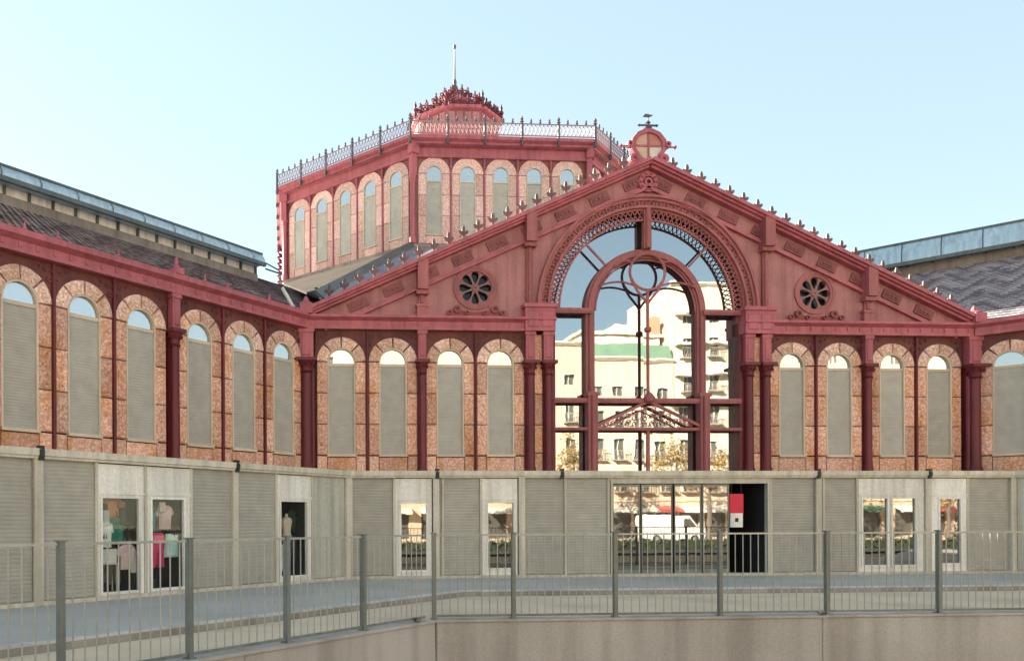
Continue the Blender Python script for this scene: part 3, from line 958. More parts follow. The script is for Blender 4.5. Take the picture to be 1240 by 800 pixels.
def railing_mesh():
    b = MB()
    L = HS + .19
    z0, z1 = 22.84, 23.55
    y = -.42
    b.mi = 0
    b.box(-L, L, y - .03, y + .03, z0 + .02, z0 + .07); b.box(-L, L, y - .03, y + .03, z1 - .05, z1)
    n = 46
    for i in range(n):
        xa, xb = -L + 2 * L * i / n, -L + 2 * L * (i + 1) / n
        b.bar((xa, y, z0 + .06), (xb, y, z1 - .05), .025); b.bar((xb, y, z0 + .06), (xa, y, z1 - .05), .025)
        b.bar((xa, y, z0 + .06), (xa, y, z1 - .05), .02)
    b.mi = 1
    for i in range(21):
        x = -L + 2 * L * i / 20
        big = i % 4 == 0
        h = .42 if big else .3
        r = .075 if big else .05
        b.lathe([(r * .6, z1), (r * 1.6, z1 + h * .25), (r * .5, z1 + h * .4), (r * 1.3, z1 + h * .6), (r * .9, z1 + h * .8), (0, z1 + h)], x, y, 6)
        if big:
            b.box(x - .05, x + .05, y - .06, y + .05, 22.55, z1)
            b.box(x - .04, x + .04, y - .1, y + .1, 22.35, 22.62)
    return b.mesh('tower_railing', [M['rail'], M['lead']])
RM = railing_mesh()
b = MB()       # stacked corner brackets
for k in range(7):
    z = 19.6 + k * .46
    b.tube([(0, -.05, z), (0, -.45, z + .06), (0, -.58, z + .2), (0, -.4, z + .34), (0, -.1, z + .3)], [.07, .11, .12, .09, .05], 6)
BRK = b.mesh('corner_bracket', M['darkred'])
for face in range(8):
    ang = face * 45
    fr = Frame(0, YC, ang)
    if face in (0, 1, 7, 2, 6):
        for i in range(5):
            x = (i - 2) * 1.88
            p = fr.put('tower_window', TK['ring'], HALL, x, -(AP - .12))
            for key, nm in (('frame', 'window_frame'), ('pane', 'lunette_pane'), ('sh', 'roller_shutter'), ('apron', 'apron_tile')): obj(nm, TK[key], p)
            for k in range(3):
                for sx in (-1, 1): obj('jamb_block', TK['j%d%d' % (k, sx)], p)
        for i in range(4): fr.put('tower_mullion', TMUL, HALL, (i - 1.5) * 1.88, -(AP - .12))
    fr.put('tower_railing', RM, HALL, 0, -(AP + .06))
    c = oct_pts(AP)[(face + 5) % 8]
    o = obj('tower_column', TCOL, HALL, (c[0], c[1], 0), R(ang + 22.5))
    if face == 6: obj('corner_bracket', BRK, HALL, (c[0], c[1], 0), R(ang + 22.5 ))

# roof lantern with crest and mast
ZL = 25.9
def lp(ap, z, n=8): 
    rr = ap / math.cos(PI / 8)
    return [(rr * math.cos(PI / 8 + k * PI / 4), YC + rr * math.sin(PI / 8 + k * PI / 4), z) for k in range(8)]
b = MB()
def lband(prof):
    vs = []
    for ap, z in prof: vs += lp(ap, z)
    b.add(vs, [(i * 8 + k, i * 8 + (k + 1) % 8, i * 8 + 8 + (k + 1) % 8, i * 8 + 8 + k) for i in range(len(prof) - 1) for k in range(8)])
lband([(2.95, 25.6), (2.95, 27.9), (3.12, 27.95), (3.12, 28.1), (2.85, 28.15), (2.75, 29.25), (3.05, 29.35), (3.1, 29.5), (2.25, 30.15), (1.45, 30.7), (1.5, 30.85), (.6, 31.55), (.3, 32.0), (0, 32.05)])
LANT = obj('roof_lantern', b.mesh('roof_lantern', M['red']), HALL)
for k in range(8):
    fr = Frame(0, YC, k * 45)
    for i in range(4):
        x = (i - 1.5) * .55
        if k == 0 and i == 0:
            bb = MB(); bb.raised(-.22, .22, -.07, 0.06, 28.23, 29.17, .05)
            for zz in (28.5, 28.87): bb.ring(0, zz, .07, .15, 0, 2 * PI, 10, -.1, -.05)
            LPM = bb.mesh('lantern_panel', paint('lantern_panel_paint', (.36, .17, .17), .3, .6, False))
            bb = MB(); bb.lathe([(.1, -.1), (.06, .2), (.14, .36), (.05, .5), (.08, .6), (0, .75)], 0, 0, 6); bb.ring(-.2, .18, .07, .14, 0, 2 * PI, 8, -.03, .03); bb.ring(.2, .18, .07, .14, 0, 2 * PI, 8, -.03, .03); SPK = bb.mesh('crest_spike', M['darkred'])
            bb = MB(); bb.lathe([(.14, -.1), (.09, .25), (.17, .45), (.06, .62), (.1, .75), (0, 1.1)], 0, 0, 7); SPB = bb.mesh('crest_finial', M['darkred'])
        obj('lantern_panel', LPM, LANT, fr.at(x, -2.78, 0), fr.a)
    pa, pb = lp(3.0, 29.5)[k], lp(3.0, 29.5)[(k + 1) % 8]
    for i in range(5):
        t = i / 5
        obj('crest_finial' if i == 0 else 'crest_spike', SPB if i == 0 else SPK, LANT, (pa[0] + (pb[0] - pa[0]) * t, pa[1] + (pb[1] - pa[1]) * t, 29.5))
    for ap_, zz in ((1.45, 30.85), (2.2, 30.2), (2.65, 29.85), (.8, 31.4)):
        c = lp(ap_, zz)[k]; obj('crest_spike', SPK, LANT, c)
b = MB(); b.lathe([(.24, 31.95), (.26, 32.2), (.12, 32.5), (.15, 32.7), (.07, 32.9), (.045, 35.0), (.11, 35.05), (.11, 35.25), (0, 35.35)], 0, YC, 8)
obj('mast', b.mesh('mast', M['lead']), LANT)

# ------------------------------------------------------------ ground floor stall fronts
DF = 2.73
T8 = DF * math.tan(PI / 8)
ZP = 2.93
XC = W - T8        # front corner of the stalls
GF = Frame(0, -DF, 0)
GL = Frame(-W + DF * q, -DF * q, 45)      # local x = -s measured like the wing behind
GR = Frame(W - DF * q, -DF * q, -45)
b = MB(); b.box(-.09, .09, -.1, .05, 0, ZP - .002); POST = b.mesh('post', M['post'])
b = MB(); b.box(-.035, .035, -.05, .05, 0, ZP - .002); THIN = b.mesh('post', M['post'])
b = MB(); b.box(-.055, .055, -.22, -.09, 2.9, 3.19); b.box(-.04, .04, -.26, -.2, 2.97, 3.1); CLAMP = b.mesh('clamp', M['black'])
STALLS = {}
def stall_row(key, fr, label, x0, x1, posts, thins, clamps):
    t = thing('stall_front', label, 'shop front', fr.at((x0 + x1) / 2), fr.a)
    STALLS[key] = (t, fr, (x0 + x1) / 2)
    cx = (x0 + x1) / 2
    for x in posts: obj('post', POST, t, (x - cx, 0, 0))
    for x in thins: obj('post', THIN, t, (x - cx, 0, 0))
    cuts = [x0] + clamps + [x1]
    for a, c in zip(cuts, cuts[1:]):
        if c - a < .1: continue
        b = MB(); b.prof([(.3, ZP), (-.12, ZP), (-.12, ZP + .05), (-.16, ZP + .06), (-.16, ZP + .2), (.3, ZP + .22)], a - cx + .006, c - cx - .006)
        obj('beam', b.mesh('beam', M['beam']), t)
    for x in clamps: obj('clamp', CLAMP, t, (x - cx, .06, 0))
    b = MB(); b.box(x0 - cx, x1 - cx, -.08, .05, 0, .09)
    obj('plinth', b.mesh('plinth', M['post']), t)
    b = MB(); b.box(x0 - cx, x1 - cx, .08, .28, ZP + .0, ZP + .2); b.box(x0 - cx, x1 - cx, .2, DF - .2, ZP + .15, ZP + .21)
    obj('stall_roof', b.mesh('stall_roof', M['beam']), t)
    return t
def add_shutter(key, x0, x1, mat='shutter', z0=.1, z1=ZP + .02):
    t, fr, cx = STALLS[key]
    if mat == 'panel':
        b = MB(); b.raised(-(x1 - x0) / 2, (x1 - x0) / 2, -.02, .04, z0, z1, .012, .008); me = b.mesh('panel', M['panel']); nm = 'panel'
    else:
        me = slats(x1 - x0, z0, z1, 34, M[mat], .007, .0); nm = 'shutter'
    obj(nm, me, t, ((x0 + x1) / 2 - cx, 0, 0))
def add_bay(key, x0, x1, panes, zg0, zg1, mat='clear', depth=1.5, imat='shopint'):
    """white shop bay with one or more tall panes, open to a small room behind"""
    t, fr, cx = STALLS[key]
    b = MB()
    holes = [[(a - cx, zg0), (c - cx, zg0), (c - cx, zg1), (a - cx, zg1)] for a, c in panes]
    b.extr([(x0 - cx, .09), (x1 - cx, .09), (x1 - cx, ZP - .02), (x0 - cx, ZP - .02)], -.03, .03, holes)
    b.box(x0 - cx, x1 - cx, -.055, -.03, zg1 + .06, zg1 + .12)
    p = obj('shop_bay', b.mesh('shop_bay', M['white']), t)
    for a, c in panes:
        b = MB(); b.box(a - cx, c - cx, .0, .01, zg0, zg1); obj('pane', b.mesh('pane', M[mat]), p)
        b = MB(); b.box(a - cx - .03, a - cx + .025, -.06, .04, zg0 - .03, zg1 + .03).box(c - cx - .025, c - cx + .03, -.06, .04, zg0 - .03, zg1 + .03)
        b.box(a - cx + .025, c - cx - .025, -.06, .04, zg1 - .02, zg1 + .03).box(a - cx + .025, c - cx - .025, -.06, .04, zg0 - .03, zg0 + .03)
        obj('pane_frame', b.mesh('pane_frame', M['white']), p)
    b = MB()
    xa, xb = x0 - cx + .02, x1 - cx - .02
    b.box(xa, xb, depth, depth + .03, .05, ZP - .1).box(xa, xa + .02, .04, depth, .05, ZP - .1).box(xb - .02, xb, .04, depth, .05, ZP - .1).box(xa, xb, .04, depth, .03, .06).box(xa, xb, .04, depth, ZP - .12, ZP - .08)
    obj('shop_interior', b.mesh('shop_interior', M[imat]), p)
    return p
stall_row('L', GL, 'left row of grey shuttered market stalls with two clothes windows', -20.5, -T8, [-10.69, -5.52, -1.22, -15.9], [-8.14, -2.70, -4.07, -9.37, -6.86], [-15.9, -10.66, -5.5])
for a, c in ((-15.75, -13.3), (-13.2, -10.8), (-20.4, -16.05), (-10.55, -9.41), (-6.80, -5.6), (-5.44, -4.1)): add_shutter('L', a, c)
add_shutter('L', -2.66, -1.32, 'panel')
add_bay('L', -9.34, -8.18, [(-9.26, -8.30)], .14, 2.2)
add_bay('L', -8.10, -6.89, [(-7.99, -7.06)], .14, 2.2)
add_bay('L', -4.03, -2.74, [(-3.93, -2.89)], .2, 2.22)
stall_row('C', GF, 'central row of market stalls with wide dark glazed entrance', -XC, XC, [-XC + .03, -7.66, XC - .03, -5.12, 7.44, 3.97], [-7.45, -3.8, -2.5, 2.5, 4.15, 5.22, 8.75, -8.88, -6.32], [-7.63, -3.93, 3.93, 7.45])
for a, c in ((-10.13, -8.92), (-7.58, -6.36), (-5.0, -3.84), (-3.76, -2.54), (2.54, 3.86), (4.19, 5.18), (8.79, 10.12)): add_shutter('C', a, c)
add_bay('C', -8.85, -7.78, [(-8.70, -7.92)], .22, 2.2, 'shopglass')
add_bay('C', -6.28, -5.24, [(-6.14, -5.34)], .26, 2.22, 'shopglass')
add_bay('C', 5.26, 7.34, [(5.36, 6.18), (6.31, 7.07)], .26, 2.32, 'shopglass')
add_bay('C', 7.58, 8.72, [(7.82, 8.52)], .3, 2.3, 'shopglass')
stall_row('R', GR, 'right row of pale panelled market stalls running out of frame', T8, 12, [5.52], [2.66], [5.5])
add_shutter('R', T8 + .12, 2.6, 'panel')
for a, c in ((2.7, 5.4), (5.64, 8.6), (8.7, 11.9)): add_shutter('R', a, c)
# entrance
t, fr, cx = STALLS['C']
b = MB()
b.box(-2.44, -2.38, -.07, .1, .09, 2.86).box(2.38, 2.44, -.07, .1, .09, 2.86).box(-2.38, 2.38, -.06, .1, 2.76, 2.86)
b.box(-2.48, 2.48, -.05, .1, 2.862, ZP + .02)
p = obj('entrance_frame', b.mesh('entrance_frame', M['post']), t)
for x0, x1 in ((-2.36, -1.52), (-1.48, -.53), (-.47, .36), (.40, 1.22)):
    b = MB(); b.box(x0, x1, .02, .035, .1, 2.7); obj('door_pane', b.mesh('door_pane', M['shopglass']), p)
    b = MB(); b.box(x0, x0 + .03, 0, .06, .09, 2.74).box(x1 - .03, x1, 0, .06, .09, 2.74).box(x0 + .03, x1 - .03, 0, .06, 2.68, 2.74).box(x0 + .03, x1 - .03, 0, .06, .09, .2)
    obj('door_frame', b.mesh('door_frame', M['fence']), p)
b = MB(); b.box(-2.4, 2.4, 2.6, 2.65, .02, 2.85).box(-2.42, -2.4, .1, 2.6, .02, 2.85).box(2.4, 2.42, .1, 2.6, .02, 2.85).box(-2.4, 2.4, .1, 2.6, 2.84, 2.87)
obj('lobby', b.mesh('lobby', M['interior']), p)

# ------------------------------------------------------------ things in the shop windows
def cloth(c, name): return paint(name, c, .15, .85, False, .1, 0, .3, 30)
def garment(name, poly, c, label, fr, x, y, z, group=None, thick=.09, hanger=True):
    t = tag(None, None, None) if False else None
    b = MB()
    poly = [(u, v) for u, v in poly] if name in ('trousers', 'skirt') else [(u * .82, v * .9) for u, v in poly]
    n = len(poly)
    cxm = sum(p[0] for p in poly) / n; czm = sum(p[1] for p in poly) / n
    inn = [(cxm + (u - cxm) * .8, czm + (v - czm) * .86) for u, v in poly]
    vs = [(u, 0, v) for u, v in poly] + [(u, -thick * (.6 + .4 * math.sin(i * 1.7)), v) for i, (u, v) in enumerate(inn)] + [(u, thick * .5, v) for u, v in inn]
    tr = tessellate_polygon([[Vector((u, v, 0)) for u, v in inn]])
    fs = [tuple(i + n for i in t_) for t_ in tr] + [tuple(i + 2 * n for i in reversed(t_)) for t_ in tr]
    for i in range(n):
        j = (i + 1) % n
        fs += [(i, j, n + j, n + i), (j, i, 2 * n + i, 2 * n + j)]
    b.add(vs, fs)
    o = obj(name, b.mesh(name, cloth(c, name + '_cloth')), None, fr.at(x, y, z), fr.a)
    tag(o, label, name.replace('_', ' '), group)
    if hanger:
        zt = max(p[1] for p in poly)
        b = MB(); b.tube([(-.14, 0, zt - .05), (0, 0, zt + .05), (.14, 0, zt - .05)], .008, 4); b.tube([(0, 0, zt + .05), (.02, 0, zt + .12), (-.02, 0, zt + .15)], .006, 4)
        obj('hanger', b.mesh('hanger', M['black']), o)
    return o
TROU = [(-.19, .8), (.19, .8), (.22, .4), (.23, 0), (.05, 0), (.01, .5), (-.03, 0), (-.22, 0), (-.22, .4)]
TEE = [(-.12, .62), (.12, .62), (.24, .56), (.34, .38), (.25, .33), (.2, .42), (.21, 0), (-.21, 0), (-.2, .42), (-.25, .33), (-.34, .38), (-.24, .56)]
DRESS = [(-.1, .8), (.1, .8), (.2, .7), (.14, .5), (.24, 0), (-.24, 0), (-.14, .5), (-.2, .7)]
G2 = 'clothes hanging in the second left shop window'
G1 = 'clothes hanging in the first left shop window'
garment('trousers', TROU, (.85, .06, .2), 'bright pink trousers hanging in the left shop window', GL, -7.72, .16, .62, G2)
garment('skirt', [(-.15, .55), (.15, .55), (.2, .3), (.22, 0), (-.22, 0), (-.2, .3)], (.55, .75, .74), 'pale turquoise skirt beside the pink trousers', GL, -7.28, .17, .85, G2)
garment('blouse', TEE, (.8, .55, .56), 'pale pink blouse above the pink trousers', GL, -7.44, .2, 1.5, G2)
garment('jacket', TEE, (.06, .24, .36), 'dark blue jacket at left of the pale pink blouse', GL, -7.86, .24, 1.42, G2)
garment('shirt', TEE, (.03, .035, .045), 'black top at right edge of the pink trousers window', GL, -7.16, .26, 1.45, G2)
garment('jacket', TEE, (.03, .2, .15), 'dark green jacket in the leftmost shop window', GL, -8.74, .2, 1.2, G1)
garment('shirt', TEE, (.7, .3, .14), 'orange brown top high in the leftmost shop window', GL, -8.8, .26, 1.72, G1)
garment('shirt', TEE, (.8, .78, .76), 'white top at left edge of the leftmost shop window', GL, -9.06, .16, 1.12, G1)
garment('dress', DRESS, (.05, .05, .06), 'black dress on the right of the leftmost shop window', GL, -8.46, .24, .95, G1)
garment('blouse', TEE, (.7, .5, .52), 'dusty pink blouse low in the leftmost shop window', GL, -8.5, .15, .62, G1)
garment('trousers', TROU, (.16, .15, .13), 'dark grey trousers low in the leftmost shop window', GL, -8.75, .36, .3, G1)
b = MB(); b.extr([(-.19, 0), (.19, 0), (.21, .3), (-.21, .3)], -.09, .09); b.tube([(-.1, 0, .3), (-.08, 0, .42), (.08, 0, .42), (.1, 0, .3)], .012, 5)
o = obj('handbag', b.mesh('handbag', cloth((.68, .62, .6), 'bag_cloth')), None, GL.at(-8.95, .25, .78), GL.a); tag(o, 'white handbag on a shelf in the leftmost shop window', 'handbag')
b = MB(); b.tube([(-.1, 0, .3), (-.08, .02, .42), (.08, .02, .42), (.1, 0, .3)], .014, 5); obj('handle', b.mesh('handle', M['black']), o)
b = MB(); b.box(-.24, .24, -.13, .13, .745, .78)
o = obj('display_table', b.mesh('display_table', M['post']), None, GL.at(-8.95, .26, 0), GL.a); tag(o, 'small display table under the white handbag', 'table')
for u in (-.2, .2):
    for v in (-.09, .09):
        b = MB(); b.box(u - .015, u + .015, v - .015, v + .015, .06, .745); obj('leg', b.mesh('leg', M['post']), o)
def boots(x, y, fr, label):
    b = MB()
    for u in (-.09, .09):
        b.tube([(u, 0, .06), (u, 0, .2), (u, 0, .36)], [.055, .05, .06], 8); b.box(u - .05, u + .05, -.15, .05, .06, .13)
    tag(obj('boots', b.mesh('boots', M['black']), None, fr.at(x, y, 0), fr.a), label, 'boots', 'boots in the left shop windows')
G3 = 'small accessories in the left shop windows'
for (nm, x, z, w, h, c, lab) in (('hat', -9.12, 1.95, .2, .12, (.04, .05, .07), 'dark hat hung at top left of the leftmost window'), ('scarf', -9.05, 1.62, .14, .3, (.75, .75, .78), 'white scarf under the dark hat'),
        ('scarf', -8.62, 1.62, .12, .32, (.1, .1, .12), 'black scarf between the orange and white tops'), ('purse', -8.66, 1.98, .16, .14, (.45, .18, .1), 'brown purse at top of the leftmost window'),
        ('scarf', -8.36, .55, .1, .5, (.75, .68, .68), 'pale pink scarf at right edge of the leftmost window'), ('purse', -9.14, 1.32, .2, .15, (.03, .04, .05), 'black purse at left of the green jacket'),
        ('scarf', -7.58, 1.9, .16, .22, (.8, .66, .66), 'pale pink scarf above the pink blouse'), ('purse', -7.2, 1.3, .2, .14, (.03, .03, .035), 'black purse above the turquoise skirt'), ('scarf', -7.9, 1.28, .13, .2, (.1, .3, .34), 'teal scarf above the pink trousers')):
    b = MB(); nn = 8
    vs = []
    for i in range(nn + 1):
        u = -w / 2 + w * i / nn; wob = .02 * math.sin(i * 2.1)
        vs += [(u, -.03 + wob, wob), (u, .02 + wob, 0), (u * .85, .02 + wob, h), (u * .85, -.03 + wob, h + wob * .4)]
    b.add(vs, [(i * 4 + k, i * 4 + (k + 1) % 4, i * 4 + 4 + (k + 1) % 4, i * 4 + 4 + k) for i in range(nn) for k in range(4)] + [(0, 1, 2, 3), (nn * 4, nn * 4 + 1, nn * 4 + 2, nn * 4 + 3)])
    tag(obj(nm, b.mesh(nm, cloth(c, nm + '_fabric')), None, GL.at(x, .13, z), GL.a), lab, nm, G3)
boots(-9.08, .25, GL, 'black boots on the floor of the leftmost shop window')
boots(-7.78, .3, GL, 'black boots under the pink trousers')
# mannequin torso and merchandise in the third window
def torso(name, x, y, fr, c, label, z=.95):
    b = MB(); vs = []
    prof = [(.03, .0), (.13, .02), (.165, .12), (.13, .3), (.16, .45), (.185, .56), (.15, .64), (.05, .68), (.045, .76), (.0, .77)]
    n = 12
    for r, zz in prof:
        for k in range(n): vs.append((r * math.cos(2 * PI * k / n), r * .62 * math.sin(2 * PI * k / n), zz))
    b.add(vs, [(i * n + k, i * n + (k + 1) % n, (i + 1) * n + (k + 1) % n, (i + 1) * n + k) for i in range(len(prof) - 1) for k in range(n)])
    o = tag(obj(name, b.mesh(name, cloth(c, name + '_fabric')), None, fr.at(x, y, z), fr.a), label, 'mannequin', 'mannequins in shop windows')
    b = MB(); b.tube([(0, 0, -z + .08), (0, 0, .02)], .018, 8); b.lathe([(.16, -z + .06), (.15, -z + .09), (.02, -z + .11)], 0, 0, 12)
    obj('stand', b.mesh('stand', M['black']), o)
torso('mannequin', -3.46, .2, GL, (.72, .55, .44), 'beige mannequin torso in the third left shop window', 1.12)
torso('mannequin', -7.32, .7, GL, (.55, .4, .38), 'pale mannequin torso behind the pink blouse', 1.4)
garment('coat', DRESS, (.72, .72, .72), 'light grey coat at left of the third shop window', GL, -3.72, .2, .35)
garment('jacket', TEE, (.02, .04, .035), 'dark green black jacket in the third shop window', GL, -3.15, .35, 1.4)
garment('trousers', TROU, (.04, .045, .06), 'black trousers under the dark jacket', GL, -3.2, .32, .5)
# hanging red and white sign by the open entrance leaf
b = MB(); b.box(-.21, .21, -.02, .02, .42, 1.0); o = obj('hanging_sign', b.mesh('hanging_sign', plain('sign_red', (.62, .015, .05), .5)), None, GF.at(1.44, .0, 1.45), 0)
tag(o, 'red and white sign hanging in the market entrance', 'sign')
b = MB(); b.box(-.19, .19, -.022, .022, 0, .42); obj('white_panel', b.mesh('white_panel', M['white']), o)
b = MB(); b.box(-.05, .05, -.03, -.022, .16, .28); obj('dark_mark', b.mesh('dark_mark', M['black']), o)
b = MB(); b.bar((-.15, 0, 1.0), (-.15, 0, 1.38), .012); b.bar((.15, 0, 1.0), (.15, 0, 1.38), .012); obj('hanging_rod', b.mesh('hanging_rod', M['black']), o)

# ------------------------------------------------------------ ground, promenade, moat
def sheet(name, poly, z, mat, t=.3, holes=()):
    b = MB(); b.extr(poly, z - t, z, holes, axis='z')
    return tag(obj(name, b.mesh(name, mat)), None, None, None, 'structure')
KX = -7.75; KY = -6.85         # inner corner of the platform edge
FX_, FY_ = -9.36, -11.66       # fence corner
pit = [(FX_ - 13, FY_ - 13), (FX_, FY_ - .02), (34, FY_ - .02), (34, FY_ - 13)]
big = [(-500, -500), (500, -500), (500, 500), (-500, 500)]
b = MB(); b.extr(big, -.6, -.15, [[(FX_ - 13.3, FY_ - 12.7), (FX_ - .12, FY_ + .28), (34, FY_ + .28), (34, FY_ - 13), (FX_ - 13.3, FY_ - 13)]], axis='z')
g = obj('ground', b.mesh('ground', M['beige'])); g['kind'] = 'structure'
def lwp(s, off): return LW.at(-s, -off, 0)
kl = lwp(30, 7.3)
# blue grey paved platform round the hall
dL = ((KX + W) * q - KY * q)        # offset of the left platform edge in front of the wing wall
pL = [lwp(26, dL)[:2], (KX, KY), (KX * -1, KY), RW.at(26, -dL)[:2], RW.at(26, 4)[:2], (12, 6), (-12, 6), lwp(26, -4)[:2]]
sheet('pavement', pL, -.004, M['bluepave'], .14)
def kerb_line(a, c, n, name='kerb'):
    a, c = Vector(a), Vector(c)
    t = tag(obj(name, None, None, (a.x, a.y, 0), math.atan2(c.y - a.y, c.x - a.x)), None, None, None, 'structure')
    L = (c - a).length; w = L / n
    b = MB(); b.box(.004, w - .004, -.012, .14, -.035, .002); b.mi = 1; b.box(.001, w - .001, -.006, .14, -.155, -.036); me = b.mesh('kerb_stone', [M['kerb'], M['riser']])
    for i in range(n): obj('kerb_stone', me, t, (i * w, 0, 0))
kerb_line(lwp(20, dL)[:2], (KX, KY), 18)
kerb_line((KX, KY), (-KX, KY), 15)
kerb_line((-KX, KY), RW.at(20, -dL)[:2], 18)
# paving joints on the platform: long slabs as real, slightly uneven stones near the camera
# moat
def wall_panels(name, a, c, n, lab):
    a, c = Vector(a), Vector(c)
    t = thing(name, lab, 'retaining wall', (a.x, a.y, 0), math.atan2(c.y - a.y, c.x - a.x))
    w = (c - a).length / n
    b = MB(); b.raised(.006, w - .006, 0, .35, -4.5, -.155, .012, .01)
    me = b.mesh('concrete_panel', M['moat'])
    for i in range(n): obj('concrete_panel', me, t, (i * w, 0, 0))
    b = MB(); b.box(0, w * n, -.03, .35, -.154, -.118); obj('coping', b.mesh('coping', M['moat']), t)
    b = MB(); b.box(0, w * n, .02, .3, -4.5, -.16); obj('backing', b.mesh('backing', M['moat']), t)
wall_panels('moat_wall', (FX_ - 12.9, FY_ - 12.9), (FX_, FY_), 4, 'pale concrete moat wall under the angled left fence')
wall_panels('moat_wall', (FX_ + .01, FY_), (33.9, FY_), 6, 'long pale concrete moat wall under the front fence')
sheet('moat_floor', [(-30, -30), (40, -30), (40, -8), (-30, -8)], -4.5, M['soil'], .2)

b = MB(); b.box(-21.9, 34, -24.64, -24.4, -4.5, -.152); b.box(-21.9, 34, -24.66, -24.2, -.16, -.12)  # near side of the moat, added in dark soil to darken the door reflection
tag(obj('moat_bank', b.mesh('moat_bank', M['soil'])), None, None, None, 'structure')
# ------------------------------------------------------------ fence
FN = thing('metal_fence', 'grey metal bar fence along the edge of the moat', 'fence', (FX_, FY_, 0))
ZF0, ZF1 = -.06, 1.42
def fence_run(o, ang, post_x, x_end, step=.148, lim=300):
    fr = Frame(o[0], o[1], ang)
    cnt = 0
    def loc(x, y=0): 
        p = fr.at(x, y); return (p[0] - FX_, p[1] - FY_, 0)
    b = MB(); b.box(-.034, .034, -.045, .045, -.12, ZF1 + .01); b.box(-.06, .06, -.08, .08, -.12, -.10); b.box(-.05, .05, -.065, .065, ZF1 + .01, ZF1 + .025)
    pm = M['fpost'] if 'fpost' in M else M.setdefault('fpost', b.mesh('post', M['fence']))
    for x in post_x: obj('post', pm, FN, loc(x), fr.a)
    xs = sorted(post_x + [x_end])
    b = MB(); b.tube([(0, 0, ZF0), (0, 0, ZF1 - .02)], .0095, 6)
    bm_ = M['fbar'] if 'fbar' in M else M.setdefault('fbar', b.mesh('bar', M['bar']))
    for a, c in zip(xs, xs[1:]):
        b = MB(); b.box(a + .05, c - .05, -.015, .015, ZF1 - .035, ZF1 - .005); obj('rail', b.mesh('rail', M['bar']), FN, loc(0), fr.a)
        b = MB(); b.box(a + .05, c - .05, -.02, .02, ZF0 - .02, ZF0 + .02); obj('rail', b.mesh('rail', M['fence']), FN, loc(0), fr.a)
        n = max(1, int(round((c - a) / step)))
        for i in range(1, n):
            obj('bar', bm_, FN, loc(a + (c - a) * i / n), fr.a)
fence_run((FX_, FY_ + .16), 0, [0, 1.46, 3.36, 5.35, 7.42, 9.63, 11.7, 13.8, 15.9], 18)
fence_run((FX_ - .11, FY_ + .11), 45, [-1.85, -3.6, -5.38, -7.18, -9.0, -10.8], -.07)
# dry leaves caught along the wall
for (x, y, r, lab) in ((-9.75, -11.9, .09, 'dry brown weed at the fence corner'), (-2.15, -11.62, .07, 'dry brown weed under the front fence')):
    b = MB(); rnd = random.Random(3)
    for i in range(26):
        a = rnd.uniform(0, 2 * PI); l = rnd.uniform(.4, 1) * r; h = rnd.uniform(.1, 1) * r
        b.add([(0, 0, 0), (l * math.cos(a) - .015, l * math.sin(a), h), (l * math.cos(a + .2) * 1.15, l * math.sin(a + .2) * 1.15, h * .8), (l * math.cos(a) * .9, l * math.sin(a) * .9 + .02, h * 1.1)], [(0, 1, 2, 3)])
    tag(obj('weed', b.mesh('weed', plain('dry_leaf', (.16, .075, .03), .9)), None, (x, y, -.12)), lab, 'weed')

